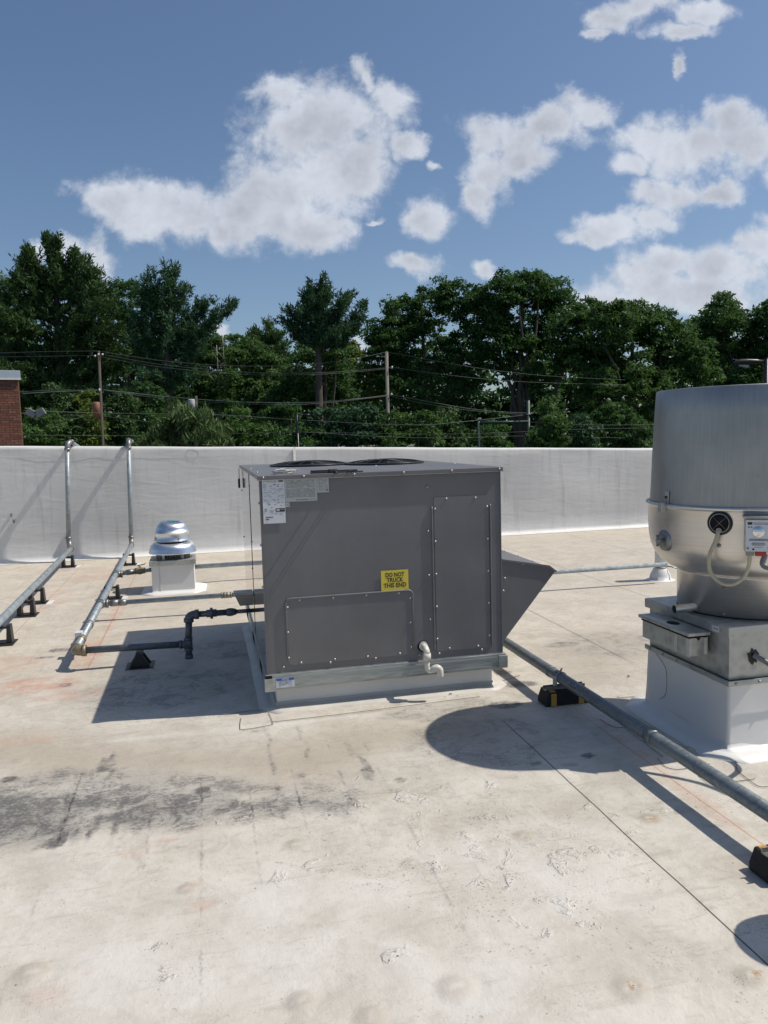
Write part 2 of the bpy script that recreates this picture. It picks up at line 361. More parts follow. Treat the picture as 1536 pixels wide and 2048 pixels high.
def m_membrane(name, wall=False):
    k = M(name); tc = k.n('ShaderNodeTexCoord'); v = tc.outputs['Object']
    sxy = k.n('ShaderNodeSeparateXYZ'); k.l(v, sxy.inputs[0]); n_big = k.noise(v, .7, 4, .6); n_mid = k.noise(v, 3.0, 6, .62, .4); n_fine = k.noise(v, 22, 6, .65)
    if not wall:
        st = k.noise(k.coord(scale=(.8, 6, 1)), 4.0, 6, .68, .8)
        base = k.mix(k.rng(n_mid, .3, .7), (.465, .422, .355), (.575, .545, .482))
        base = k.mix(k.math('MULTIPLY', k.rng(n_big, .35, .65), .35), base, (.47, .445, .405))
        back = k.math('MULTIPLY', k.rng(sxy.outputs[1], -1.2, 2.2), .45)
        base = k.mix(back, base, (.50, .425, .325))
        base = k.mix(k.math('MULTIPLY', k.rng(st, .54, .72), .5), base, (.28, .24, .19))
        base = k.mix(k.math('MULTIPLY', k.rng(n_fine, .50, .72), .32), base, (.27, .24, .20))
        scr = k.noise(k.coord(scale=(2.2, 1, 1)), 30, 6, .75, 1.8)
        base = k.mix(k.math('MULTIPLY', k.rng(scr, .59, .68), .30), base, (.21, .19, .165))
        base = k.mix(k.math('MULTIPLY', k.rng(scr, .42, .34), .18), base, (.62, .60, .56))
        bl = k.noise(v, 5.5, 8, .72, 1.0); base = k.mix(k.math('MULTIPLY', k.rng(bl, .52, .60), .28), base, (.33, .30, .255)); base = k.mix(k.math('MULTIPLY', k.rng(bl, .46, .40), .25), base, (.60, .58, .54))
        def A(nm):
            a = k.n('ShaderNodeAttribute'); a.attribute_name = nm; return a.outputs['Fac']
        soft = k.noise(v, 9, 6, .7, .6); grit = k.noise(v, 60, 4, .7); streak = k.noise(k.coord(scale=(3, 26, 1)), 3.0, 5, .7, .5)
        tan = k.math('MULTIPLY', A('tan'), k.rng(n_mid, .25, .62, .45, 1))
        base = k.mix(k.math('MULTIPLY', tan, .72), base, (.325, .275, .205))
        pale = k.math('MULTIPLY', A('pale'), k.rng(n_mid, .3, .7, .4, 1))
        base = k.mix(k.math('MULTIPLY', pale, .6), base, (.60, .575, .545))
        red = k.math('MULTIPLY', A('red'), k.rng(soft, .33, .66))
        base = k.mix(k.math('MULTIPLY', red, .62), base, (.48, .21, .13))
        cel = k.n('ShaderNodeTexVoronoi'); cel.feature = 'DISTANCE_TO_EDGE'; cel.inputs['Scale'].default_value = 30
        cw = k.n('ShaderNodeVectorMath', operation='MULTIPLY_ADD'); k.l(k.noise(v, 24, 5, .75, 0, 'Color'), cw.inputs[0]); cw.inputs[1].default_value = (.12, .12, .12); k.l(v, cw.inputs[2]); k.l(cw.outputs[0], cel.inputs['Vector'])
        cells = k.rng(cel.outputs['Distance'], .04, .40, 1, .1)
        clump = k.rng(k.noise(v, 7, 6, .72, .8), .40, .60); sa = A('soot')
        lvl = k.math('ADD', k.math('MULTIPLY', clump, .55), k.math('MULTIPLY', k.rng(grit, .38, .62), .30)); lvl = k.math('ADD', lvl, k.math('MULTIPLY', k.rng(streak, .4, .65), .25))
        soot = k.math('MULTIPLY', k.rng(k.math('ADD', sa, lvl), .62, 1.65), k.rng(sa, .02, .3)); soot = k.math('MULTIPLY', soot, k.math('ADD', k.math('MULTIPLY', cells, .45), .50))
        base = k.mix(k.math('MULTIPLY', k.rng(sa, 0, .6), .45), base, (.24, .225, .205))
        base = k.mix(k.math('MULTIPLY', soot, .86, clamp=True), base, (.062, .062, .066))
        rust = k.math('MULTIPLY', A('rust'), k.rng(grit, .45, .6))
        base = k.mix(rust, base, (.30, .13, .03))
        # blistered coating: pale flakes with small dark pits
        chip = A('chip')
        vo = k.n('ShaderNodeTexVoronoi'); vo.feature = 'DISTANCE_TO_EDGE'; vo.inputs['Scale'].default_value = 34; k.l(k.n('ShaderNodeVectorMath', operation='ADD').outputs[0], vo.inputs['Vector'])
        va = vo.inputs['Vector'].links[0].from_node; k.l(v, va.inputs[0]); wsc = k.n('ShaderNodeVectorMath', operation='SCALE'); k.l(k.noise(v, 14, 3, .6, 0, 'Color'), wsc.inputs[0]); wsc.inputs['Scale'].default_value = .09; k.l(wsc.outputs[0], va.inputs[1])
        vp = k.n('ShaderNodeTexVoronoi'); vp.inputs['Scale'].default_value = 52; k.l(va.outputs[0], vp.inputs['Vector'])
        gate = k.rng(k.math('ADD', chip, k.math('MULTIPLY', k.math('SUBTRACT', k.noise(v, 8, 5, .6, .6), .5), 3.0)), .62, .90)
        edge = k.math('MULTIPLY', gate, k.rng(vo.outputs['Distance'], .015, .07, 1, 0))
        pit = k.math('MULTIPLY', gate, k.rng(vp.outputs['Distance'], .14, .28, 1, 0))
        pit = k.math('MULTIPLY', pit, k.rng(k.noise(v, 31, 2), .38, .48))
        fl_ = k.rng(k.noise(v, 48, 4, .7, 1.2), .50, .60); base = k.mix(k.math('MULTIPLY', k.math('MULTIPLY', gate, fl_), .55), base, (.68, .66, .64)); base = k.mix(k.math('MULTIPLY', k.math('MULTIPLY', gate, k.rng(k.noise(v, 55, 3, .7, .8), .56, .64)), .45), base, (.26, .24, .22))
        base = k.mix(k.math('MULTIPLY', edge, .05), base, (.30, .27, .25))
        base = k.mix(k.math('MULTIPLY', pit, .85), base, (.11, .10, .095))
        # scattered specks
        for sc_, r0_, gs in ((42, .10, 2.2), (75, .14, 4.0)):
            q = k.n('ShaderNodeTexVoronoi'); q.inputs['Scale'].default_value = sc_; q.inputs['Randomness'].default_value = 1; k.l(va.outputs[0], q.inputs['Vector'])
            qq = k.math('MULTIPLY', k.rng(q.outputs['Distance'], r0_, r0_ + .10, 1, 0), k.rng(k.math('ADD', k.noise(v, gs, 5, .7, .5), k.math('MULTIPLY', chip, .16)), .54, .62))
            base = k.mix(k.math('MULTIPLY', qq, .55), base, (.12, .11, .10))
        sp = k.n('ShaderNodeTexVoronoi'); sp.inputs['Scale'].default_value = 9; k.l(v, sp.inputs['Vector'])
        spk = k.rng(sp.outputs['Distance'], .022, .045, 1, 0)
        base = k.mix(k.math('MULTIPLY', spk, .7), base, (.09, .08, .07))
        # joints between the sheets run straight across the roof
        sx = k.n('ShaderNodeSeparateXYZ'); k.l(v, sx.inputs[0])
        xw = k.math('ADD', sx.outputs[0], k.math('MULTIPLY', k.math('SUBTRACT', k.noise(v, 2.0, 3), .5), .012))
        jag = k.rng(k.noise(k.coord(scale=(1, 2.2, 1)), 1.7, 4, .6), .42, .6)
        hj = None
        smear = k.rng(k.noise(v, 17, 5, .7), .38, .62); xw2 = k.math('ADD', xw, k.math('MULTIPLY', k.math('SUBTRACT', k.noise(v, 26, 4, .7), .5), .035))
        for x0, wdt, op, y0, y1, full in SEAMS:
            l_ = k.rng(k.math('ABSOLUTE', k.math('SUBTRACT', xw if full else xw2, x0)), (wdt * .5 if full else 0), wdt, 1, 0)
            yr = k.math('MULTIPLY', k.rng(sx.outputs[1], y0, y0 + .25), k.rng(sx.outputs[1], y1 - .25, y1, 1, 0))
            l_ = k.math('MULTIPLY', l_, yr)
            if not full: l_ = k.math('MULTIPLY', l_, k.math('MULTIPLY', k.math('MAXIMUM', jag, k.rng(A('soot'), .1, .5)), smear))
            col = (.36, .06, .04) if full == 2 else (.05, .045, .04)
            base = k.mix(k.math('MULTIPLY', l_, op if full else k.math('ADD', k.math('MULTIPLY', A('soot'), .9), op * .62), clamp=True), base, col)
        h = k.math('ADD', k.math('ADD', k.math('MULTIPLY', n_fine, .5), k.math('MULTIPLY', scr, .25)), k.math('MULTIPLY', gate, .8))
        h = k.math('SUBTRACT', h, k.math('MULTIPLY', pit, .9))
        k.set(Base_Color=base, Roughness=k.rng(n_mid, .3, .7, .5, .72), Specular_IOR_Level=.35)
        b = k.bump(h, .75, .008); k.bump(n_mid, .3, .03, b)
    else:
        v2 = k.coord(scale=(1, 1, .10)); drip = k.noise(v2, 9, 6, .7, .3); drip2 = k.noise(k.coord(scale=(1, 1, .05)), 34, 4, .6)
        base = k.mix(k.rng(n_big, .3, .7), (.60, .595, .58), (.70, .695, .68))
        base = k.mix(k.math('MULTIPLY', k.rng(drip, .50, .75), .5), base, (.40, .385, .36))
        base = k.mix(k.math('MULTIPLY', k.rng(drip2, .52, .75), .18), base, (.40, .38, .36))
        k.set(Base_Color=base, Roughness=.5, Specular_IOR_Level=.35)
        w = k.noise(k.coord(scale=(.55, 1, 2.4)), 3.2, 3, .5, 1.2)
        b = k.bump(w, .16, .03); k.bump(n_fine, .08, .003, b)
    return k.m
SEAMS = [(1.281, .004, .92, -9, -.45, 1), (1.745, .004, .5, -2.45, -.35, 2), (-1.195, .006, .5, 1.2, 6.6, 2), (-1.98, .006, .4, 2.4, 6.9, 2),
         (-.96, .010, .40, -9, -.35, 0), (-.60, .011, .62, -1.9, -1.05, 0), (-.385, .010, .55, -3.2, -.6, 0), (-.17, .010, .45, -2.0, -.9, 0), (.045, .010, .6, -1.8, -.5, 0),
         (.27, .010, .6, -2.0, -.2, 0), (.46, .013, .55, -2.6, -.25, 0), (-1.66, .008, .35, -1.5, 7, 0), (-1.53, .008, .35, 0, 7, 0), (-2.45, .008, .3, 0, 7, 0),
         (.62, .012, .28, -3.4, -1.5, 0), (.93, .012, .22, -3.6, -1.3, 0), (2.55, .007, .45, .2, 7.0, 1), (3.85, .007, .6, -.4, 7.0, 1), (5.3, .007, .45, 0, 7, 1)]
MAT['membrane'] = m_membrane('aged_roof_membrane')
MAT['wallskin'] = m_membrane('white_wall_membrane', True)
MAT['flash'] = flat('cream_base_flashing', (.53, .50, .45), .55, 0, .16, 5, .3)
MAT['curbskin'] = flat('white_curb_membrane', (.66, .655, .635), .45, 0, .07, 3.5, .12)

# ------------------------------------------------------------------ roof surface (grid with relief and stain masks)
def vnoise(x, y, s, seed):
    r = np.random.default_rng(seed); g = r.random((64, 64))
    u, w = x * s + 1000, y * s + 1000
    i, j = np.floor(u).astype(int), np.floor(w).astype(int); a, b = u - i, w - j
    a = a*a*(3-2*a); b = b*b*(3-2*b)
    g00 = g[i % 64, j % 64]; g10 = g[(i+1) % 64, j % 64]; g01 = g[i % 64, (j+1) % 64]; g11 = g[(i+1) % 64, (j+1) % 64]
    return (g00*(1-a)+g10*a)*(1-b) + (g01*(1-a)+g11*a)*b
def fbm(x, y, s, seed, o=4):
    t = 0; a = .5
    for k in range(o): t = t + a * vnoise(x, y, s * 2**k, seed + k); a *= .5
    return t
RX0, RX1, RY0, RY1, RS = -3.6, 3.4, -4.4, 7.12, .02
nx, ny = int(round((RX1-RX0)/RS)) + 1, int(round((RY1-RY0)/RS)) + 1
X, Y = np.meshgrid(np.linspace(RX0, RX1, nx), np.linspace(RY0, RY1, ny), indexing='ij')
def ell(px, py, rx, ry, pw=1.0, soft=.35, wob=.35):      # a stain given where it lies: centre pixel on the roof, half sizes in metres
    c = onz(px, py); n = fbm(X, Y, 2.6, int(px) + 31)
    r = np.sqrt(((X - c.x)/rx)**2 + ((Y - c.y)/ry)**2) + (n - .47) * wob * 2
    return np.clip((1 - r) / soft, 0, 1) * pw
Z = np.zeros_like(X)
Z += (fbm(X, Y, 1.1, 3) - .47) * .012 + (fbm(X, Y, 5.0, 9, 3) - .45) * .003
def poly_mask(pts, soft, wob=.12, seed=5):
    w = [onz(*p) for p in pts]; n1_ = (fbm(X, Y, 2.2, seed) - .47) * wob * 2; n2_ = (fbm(X, Y, 2.2, seed + 17) - .47) * wob * 2
    xx, yy = X + n1_, Y + n2_
    ins = np.zeros(X.shape, bool); dmin = np.full(X.shape, 1e9); m_ = len(w)
    for i in range(m_):
        a, b = w[i], w[(i+1) % m_]
        cond = ((a.y > yy) != (b.y > yy)) & (xx < (b.x-a.x)*(yy-a.y)/((b.y-a.y) or 1e-9) + a.x)
        ins ^= cond
        dx, dy = b.x-a.x, b.y-a.y; t = np.clip(((xx-a.x)*dx+(yy-a.y)*dy)/(dx*dx+dy*dy+1e-9), 0, 1)
        dmin = np.minimum(dmin, np.hypot(xx-a.x-t*dx, yy-a.y-t*dy))
    return np.clip(np.where(ins, dmin, 0) / soft, 0, 1)
soot = .88 * poly_mask([(-160,1590),(0,1575),(110,1572),(200,1560),(235,1600),(215,1640),(165,1690),(60,1705),(-160,1740)], .20, .16, 5)
soot = np.maximum(soot, .70 * poly_mask([(150,1570),(330,1580),(470,1582),(500,1620),(440,1660),(300,1668),(160,1670)], .14, .14, 8))
soot = np.maximum(soot, .60 * poly_mask([(400,1580),(600,1575),(740,1580),(700,1640),(560,1650),(400,1665)], .14, .16, 11))
soot = np.maximum(soot, .45 * poly_mask([(-160,1540),(300,1530),(760,1545),(760,1600),(-160,1600)], .16, .2, 14))
for px, y0_, y1_, pw in ((205,1500,1690,.95),(235,1590,1680,.9),(150,1620,1700,.9),(282,1585,1680,.85),(377,1580,1670,.95),(392,1590,1660,.8),(472,1585,1640,.8),(560,1560,1640,.85),(572,1590,1650,.7),(655,1580,1640,.85),(735,1500,1570,.6),(610,1440,1530,.45),(540,1440,1570,.4)):
    a_, b_ = onz(px, y0_), onz(px, y1_); xm = onz(px, (y0_+y1_)/2).x; wv_ = (fbm(X, Y, 7, px) - .47) * .06
    soot = np.maximum(soot, pw * np.clip(1 - np.abs(X - xm + wv_)/.022, 0, 1) * np.clip((a_.y - Y)/.10, 0, 1) * np.clip((Y - b_.y)/.10, 0, 1))
for a in [(735,1550,.03,.09,.6),(700,1500,.02,.16,.3),(205,1530,.03,.14,.7),(245,1605,.03,.04,.8),(190,1600,.05,.10,.9),(115,1680,.05,.08,.9),(570,1610,.02,.06,.8),
          (395,1595,.08,.05,.8),(120,1300,.10,.07,.7),(1035,1368,.16,.10,.75),(1000,1345,.10,.08,.8),(1010,1410,.12,.07,.8),(1120,1290,.2,.1,.5),(90,1315,.1,.04,.6),(330,1370,.7,.5,.36),(430,1300,.5,.4,.3),(980,1480,.5,.4,.26),(1230,1290,.6,.5,.24),(880,1420,.5,.15,.3),(1175,1512,.05,.035,.9),(1140,1530,.07,.03,.45),
          (1070,1527,.06,.03,.5),(20,1560,.045,.035,1),(407,1581,.045,.03,.95),(605,1552,.04,.03,.6),(800,1560,.03,.03,.6),(860,1440,.08,.04,.35),(512,1462,.02,.02,.7),(130,1370,.05,.05,.5)]:
    soot = np.maximum(soot, ell(*a))
tan = .9 * poly_mask([(-150,1440),(500,1462),(1000,1400),(1120,1440),(1000,1510),(860,1500),(770,1585),(560,1600),(200,1575),(-150,1590)], .35, .16, 21)
tan = np.maximum(tan, .7 * poly_mask([(1000,1290),(1180,1240),(1400,1260),(1290,1400),(1150,1420),(1020,1400)], .4, .2, 24))
tan = np.maximum(tan, .5 * poly_mask([(200,1130),(500,1120),(480,1250),(260,1260),(160,1200)], .8, .3, 27))
pale = .9 * poly_mask([(-100,1730),(300,1690),(760,1640),(1100,1600),(1400,1700),(1700,2100),(1200,2250),(-200,2250)], .5, .2, 31)
for a in [(520,1452,.9,.04,1),(430,1460,.9,.03,.8),(1290,1490,.5,.05,.5)]: pale = np.maximum(pale, ell(*a))
red = np.zeros_like(X)
for a in [(60,1370,.36,.24,1),(180,1300,.12,.5,.9),(90,1200,.3,.9,.35),(230,1230,.07,.9,.55),(150,1390,.32,.13,.8),(200,1150,.4,.5,.5),(20,1330,.3,.4,.5),(270,1705,.09,.05,.55),(330,1682,.08,.02,.6),(300,1695,.05,.03,.6),
          (1250,1480,.07,.5,.45),(1400,1600,.06,.4,.40),(410,1810,.05,.03,.7),(380,1812,.03,.012,.7),(165,1940,.04,.03,.5),(100,1990,.08,.07,.3),(385,1770,.05,.02,.45),(40,1480,.2,.12,.4),(120,1140,.25,.4,.3)]:
    red = np.maximum(red, ell(*a))
rust = np.zeros_like(X)
for a in [(1265,1975,.025,.02,.8),(1522,1950,.02,.015,.9),(1495,1798,.015,.012,.9),(1302,1637,.03,.014,.8),(1360,1570,.02,.02,.4),(988,1180,.02,.02,.5)]: rust = np.maximum(rust, ell(*a))
chip = np.zeros_like(X)
for a in [(590,1700,.10,.05,.85),(630,1745,.13,.06,.95),(780,1680,.14,.12,.9),(860,1740,.16,.12,1),(700,1620,.25,.08,.7),(820,1590,.22,.07,.85),(960,1570,.18,.07,.8),(900,1690,.07,.05,.8),(1130,1720,.14,.10,.95),
          (1060,1800,.12,.09,.7),(1180,1620,.08,.05,.7),(1110,1880,.06,.10,1),(1195,1860,.05,.05,.9),(980,1905,.14,.05,.8),(800,1915,.06,.05,.9),(805,1990,.07,.05,.95),(1340,1620,.18,.05,.6),(1460,1780,.12,.05,.9),
          (290,1900,.06,.04,.95),(345,1950,.06,.05,.95),(110,1800,.07,.05,.8),(670,1775,.07,.04,.7),(460,1640,.3,.06,.8),(300,1640,.25,.05,.7),(560,1420,.3,.04,.3),(1220,1300,.3,.25,.4),(700,1560,.3,.1,.35),
          (430,1430,.5,.2,.35),(360,1330,.3,.3,.45),(1100,1330,.25,.2,.4),(1500,1860,.10,.06,.7),(1240,1760,.10,.05,.6),(1000,1700,.08,.05,.5),(380,1850,.12,.04,.5)]:
    chip = np.maximum(chip, ell(a[0], a[1], a[2]*1.7, a[3]*1.9, a[4]*.72, 1.0, .8))
chip = np.maximum(chip, .50 * poly_mask([(520,1560),(1000,1540),(1500,1640),(1500,1900),(1000,1950),(600,1800)], .5, .3, 61))
for (px, py, r, h) in [(18,1560,.055,.006),(407,1581,.05,.005),(605,1552,.05,.005),(65,1945,.055,.007),(605,2003,.05,.007),(592,1690,.05,.006),(40,1521,.045,.005),(912,1975,.06,.006),
                       (1262,1978,.06,.006),(1300,1637,.05,.004),(823,1728,.045,.004),(1047,1670,.045,.004),(375,1777,.04,.004),(1380,1500,.05,.005),(1500,1955,.05,.006),(50,1640,.05,.005),(740,2035,.05,.005)]:
    c = onz(px, py); r_ = np.hypot(X - c.x, Y - c.y) / r; k_ = np.clip(1 - r_**4, 0, 1); Z += h * k_ - h * .55 * np.exp(-((r_ - 1.15)/.25)**2)
    tan = np.maximum(tan, np.clip(1.15 - r_, 0, 1) * 2.0 * (np.abs(r_-.8) < .5)); tan = np.clip(tan, 0, 1)
for x0, h in [(1.281, .003), (-1.66, .002), (-2.45, .002), (-.96, .0015), (2.55, .003)]:
    Z += h * np.clip((X - x0 + .004) / .008, 0, 1) * np.exp(-np.clip(X - x0, 0, 9) / .12)
edge_ = np.clip(np.minimum.reduce([X - RX0, RX1 - X, Y - RY0, RY1 - Y]) / .25, 0, 1); Z *= edge_
V = np.stack([X.ravel(), Y.ravel(), Z.ravel()], 1)
i, j = np.meshgrid(np.arange(nx-1), np.arange(ny-1), indexing='ij'); a = (i*ny+j).ravel()
Fq = np.stack([a, a+ny, a+ny+1, a+1], 1)
# the rest of the roof, flush with the grid: four coarse flaps
def np_mesh(name, V, Fq, smooth=True):
    me = bpy.data.meshes.new(name); me.vertices.add(len(V)); me.vertices.foreach_set('co', V.astype(np.float32).ravel())
    k = Fq.shape[1]; me.loops.add(Fq.size); me.loops.foreach_set('vertex_index', Fq.astype(np.int32).ravel())
    me.polygons.add(len(Fq)); me.polygons.foreach_set('loop_start', np.arange(0, Fq.size, k, dtype=np.int32))
    me.polygons.foreach_set('loop_total', np.full(len(Fq), k, dtype=np.int32))
    me.polygons.foreach_set('use_smooth', np.full(len(Fq), smooth)); me.update(calc_edges=True); return me
OX0, OX1, OY0 = -16, 18, -16
extra = [(OX0,OY0),(RX0,OY0),(RX0,RY1),(OX0,RY1), (RX1,OY0),(OX1,OY0),(OX1,RY1),(RX1,RY1), (RX0,OY0),(RX1,OY0),(RX1,RY0),(RX0,RY0)]
b0 = len(V); V = np.vstack([V, np.array([(x, y, 0) for x, y in extra])])
Fq = np.vstack([Fq, [[b0,b0+1,b0+2,b0+3],[b0+4,b0+5,b0+6,b0+7],[b0+8,b0+9,b0+10,b0+11]]])
me = np_mesh('roof', V, Fq)
for nm, arr, dflt in (('soot', soot, 0), ('tan', tan, .25), ('pale', pale, .2), ('red', red, 0), ('rust', rust, 0), ('chip', chip, .1)):
    at_ = me.attributes.new(nm, 'FLOAT', 'POINT'); at_.data.foreach_set('value', np.concatenate([arr.ravel(), np.full(12, dflt)]).astype(np.float32))
roof = link('roof', me, MAT['membrane']); tag(roof, kind='structure')
rbox('building_below', (OX0, OY0, -5.0), (OX1, 7.5, -.06), MAT['curbskin'])
tag(bpy.data.objects['building_below'], kind='structure')
# taped lap edges and patch outlines on the roof, each a thin raised bead
def bead_on_roof(pts, r=.0022, mat='hole'):
    w = [onz(*p) + Vector((0, 0, .006)) for p in pts]
    o = MB().tube(bez(w, 6) if len(w) > 2 else w, r, 6).obj('lap_edge', MAT[mat], roof); return o
seal = flat('dark_lap_line', (.13, .12, .11), .7, 0, .2, 30); MAT['seal'] = seal
for pts in [[(482,1438),(480,1455),(487,1461),(540,1452),(545,1446),(537,1426)], [(545,1446),(640,1435),(700,1428),(960,1395)],
            [(1200,1440),(1215,1450),(1232,1457),(1248,1456)], [(1248,1457),(1290,1488),(1326,1516)], [(1315,1518),(1330,1535),(1352,1541),(1378,1538),(1396,1532),(1420,1530)],
            [(1397,1552),(1415,1566),(1430,1570)], [(1452,1500),(1458,1512),(1471,1522),(1474,1540),(1485,1552),(1515,1574),(1536,1576)], [(1430,1566),(1470,1565),(1510,1560)],
            [(560,1418),(490,1425),(440,1432)], [(1110,1382),(1150,1400)], [(975,1372),(1000,1365),(1040,1352)], [(1270,1395),(1240,1397),(1235,1394)]]:
    bead_on_roof(pts, .0016, 'seal')

# ------------------------------------------------------------------ parapet wall
WY = 7.155
def wtop(x): return 1.539 - .0324 * x
wall = thing('parapet_wall', (2, WY, 0), 'long low white membrane-covered parapet wall across the back of the roof', 'wall')
m = MB(); n = 240; xs = np.linspace(-16, 18, n)
prof = [(-.10, .004), (-.055, .012), (-.02, .035), (0, .08)]
vs = []; fs = []
rows = [(dy, lambda x, z=z: z) for dy, z in prof] + [(0, lambda x, q=q: wtop(x) * q) for q in (.2, .35, .5, .65, .8, .9, .97)] + \
       [(.004, lambda x: wtop(x) - .01), (.02, lambda x: wtop(x)), (.17, lambda x: wtop(x) + .006), (.33, lambda x: wtop(x)), (.35, lambda x: wtop(x) - .03), (.35, lambda x: -4.9)]
for x in xs:
    for k_, (dy, fz) in enumerate(rows):
        wv = 0
        if 3 < k_ < 11: wv = .012 * (mnoise.noise(Vector((x * .8, k_ * .5, 2))) + .4 * mnoise.noise(Vector((x * 3, k_ * .9, 5))))
        vs.append((x, WY + dy + wv, fz(x) + (.006 * mnoise.noise(Vector((x * 1.3, k_, 0))) if k_ > 10 else (.01 * mnoise.noise(Vector((x * 2, 7, 1))) if k_ == 2 else 0))))
R_ = len(rows)
for i_ in range(n - 1):
    for k_ in range(R_ - 1): a_ = i_ * R_ + k_; fs.append((a_, a_ + R_, a_ + R_ + 1, a_ + 1))
m.add(vs, fs, True); m.obj('membrane_face', MAT['wallskin'], wall)
for x in (1.0, 9.2):
    o = MB().add([(x, WY - .012, .09), (x + .004, WY - .018, .09), (x + .012, WY - .018, wtop(x)), (x + .02, WY - .005, wtop(x)), (x + .05, WY - .004, wtop(x)), (x + .05, WY - .006, .09)], [(0,1,2,3),(1,5,4,2)]).obj('lap_seam', MAT['wallskin'], wall)
def wface(x, z):
    k_ = 3 + 8 * z / wtop(x); return WY + .012 * (mnoise.noise(Vector((x * .8, k_ * .5, 2))) + .4 * mnoise.noise(Vector((x * 3, k_ * .9, 5))))
lp = [Vector((x, wface(x, wtop(x) - .155), wtop(x) - .155 + .004 * math.sin(x * 3))) for x in np.linspace(-4.5, -.42, 60)]
MB().tube(lp, .0012, 6).obj('lap_seam', MAT['strip'], wall)
c_ = Vector((-.45, wface(-.45, 1.45), wtop(-.4) - .09)); MB().tube([c_ + Vector((math.cos(t) * .085, 0, math.sin(t) * .085)) for t in np.linspace(-1.4, 4.4, 24)], .0012, 6).obj('round_patch', MAT['strip'], wall)
for px, py in ((22, 1030), (27, 1042)):
    d_ = ray(px, py); t_ = (WY - .02 - CAM[1]) / d_[1]; p = CAM + d_ * t_
    MB().box((p[0] - .008, WY - .03, p[2] - .03), (p[0] + .008, WY, p[2] + .02)).obj('small_clip', MAT['fitting'], wall)

# ------------------------------------------------------------------ rooftop unit
UW, UD, UZ0, UZ1, UR = 1.51, 2.27, .135, 1.416, .229
curb = thing('unit_curb', (.75, 1.1, 0), 'low white curb under the large grey rooftop unit', 'curb')
m = MB().box((.06, .06, 0), (1.445, UD - .06, UZ0)); m.obj('curb_wall', MAT['curbskin'], curb, .006)
m = MB()
def skirt(m, x0, y0, x1, y1, w, z, n=30, seed=0):
    per = []
    L = [((x0, y0), (x1, y0), (0, -1)), ((x1, y0), (x1, y1), (1, 0)), ((x1, y1), (x0, y1), (0, 1)), ((x0, y1), (x0, y0), (-1, 0))]
    for (a, b, nn) in L:
        for i_ in range(n):
            t = i_ / (n - 1); x = a[0] + (b[0]-a[0])*t; y = a[1] + (b[1]-a[1])*t
            q = mnoise.noise(Vector((x * 3, y * 3, seed)))
            # corners swing round
            cx = nn[0] * w; cy_ = nn[1] * w
            if t in (0.0, 1.0): pass
            per.append(((x, y, z * (1 + .15 * q)), (x + nn[0] * .006 , y + nn[1] * .006, z * .55), (x + cx * .35, y + cy_ * .35, .016 + .003 * q), (x + cx * (1 + .1 * q), y + cy_ * (1 + .1 * q), .005), (x + cx * (1.02 + .1 * q), y + cy_ * (1.02 + .1 * q), -.012)))
    N = len(per); vs = [p for r in per for p in r]; K = 5
    fs = [(i_*K+k, ((i_+1) % N)*K+k, ((i_+1) % N)*K+k+1, i_*K+k+1) for i_ in range(N) for k in range(K - 1)]
    m.add(vs, fs, True)
skirt(m, .055, .055, 1.45, UD - .055, .095, .035, 30, 3); m.obj('base_flashing', MAT['flash'], curb)
unit = thing('rooftop_air_conditioner', (.75, 1.1, UZ0), 'large dark grey rooftop air conditioning unit with labels and screwed front panels', 'air conditioner')
# base rail
m = MB(); t_ = .012
m.box((-.004, -.006, UZ0), (UW + .006, .02, UR - .002)); m.box((-.004, .02, UZ0), (.03, UD, UR - .002)); m.box((UW - .03, .02, UZ0), (UW + .006, UD, UR - .002)); m.box((.03, UD - .03, UZ0), (UW - .03, UD, UR - .002))
m.obj('base_rail', MAT['rail'], unit, .002)
for zz in (.150, .206): MB().box((-.008, -.0085, zz), (UW + .008, -.0055, zz + .003)).obj('rail_crease', MAT['rail'], unit)
rbox('rail_corner', (-.012, -.016, UZ0 - .006), (.052, .05, UR - .022), MAT['sheet'], unit, .002)
rbox('rail_corner', (UW - .045, -.016, UZ0 + .002), (UW + .014, .05, UR - .012), MAT['rail'], unit, .002)
rbox('rail_corner_gap', (-.006, -.012, UR - .022), (.034, .01, UR - .004), MAT['hole'], unit)
for y0 in (.30, 1.05, 1.85): rbox('fork_slot', (-.0065, y0, UZ0 + .012), (-.0035, y0 + .19, UR - .028), MAT['hole'], unit)
# cabinet
rbox('cabinet', (.012, .012, UR - .004), (UW - .012, UD - .012, 1.392), MAT['unit'], unit, .004)
# left side skin panels, very slightly wavy
for (y0, y1, zz0, zz1) in ((.014, 1.055, UR, 1.388), (1.062, UD - .014, UR, 1.388)):
    ny_, nz_ = 16, 16; vs = []
    for a_ in range(ny_):
        for b_ in range(nz_):
            yy = y0 + (y1-y0)*a_/(ny_-1); z_ = zz0 + (zz1-zz0)*b_/(nz_-1)
            vs.append((.0065 + .0008*mnoise.noise(Vector((yy*3.1, z_*2.3, y0))), yy, z_))
    MB().add(vs, [(a_*nz_+b_, a_*nz_+b_+1, (a_+1)*nz_+b_+1, (a_+1)*nz_+b_) for a_ in range(ny_-1) for b_ in range(nz_-1)], True).obj('side_panel', MAT['unit_side'], unit)
rbox('side_seam', (.004, 1.055, UR), (.0085, 1.062, 1.386), MAT["black_metal"], unit)
rbox('corner_edge', (.0055, .0075, UR), (.0145, .0135, 1.388), MAT['unit'], unit)
rbox('corner_edge', (UW - .0155, .0075, UR + .004), (UW - .010, .0135, 1.388), MAT['unit'], unit)
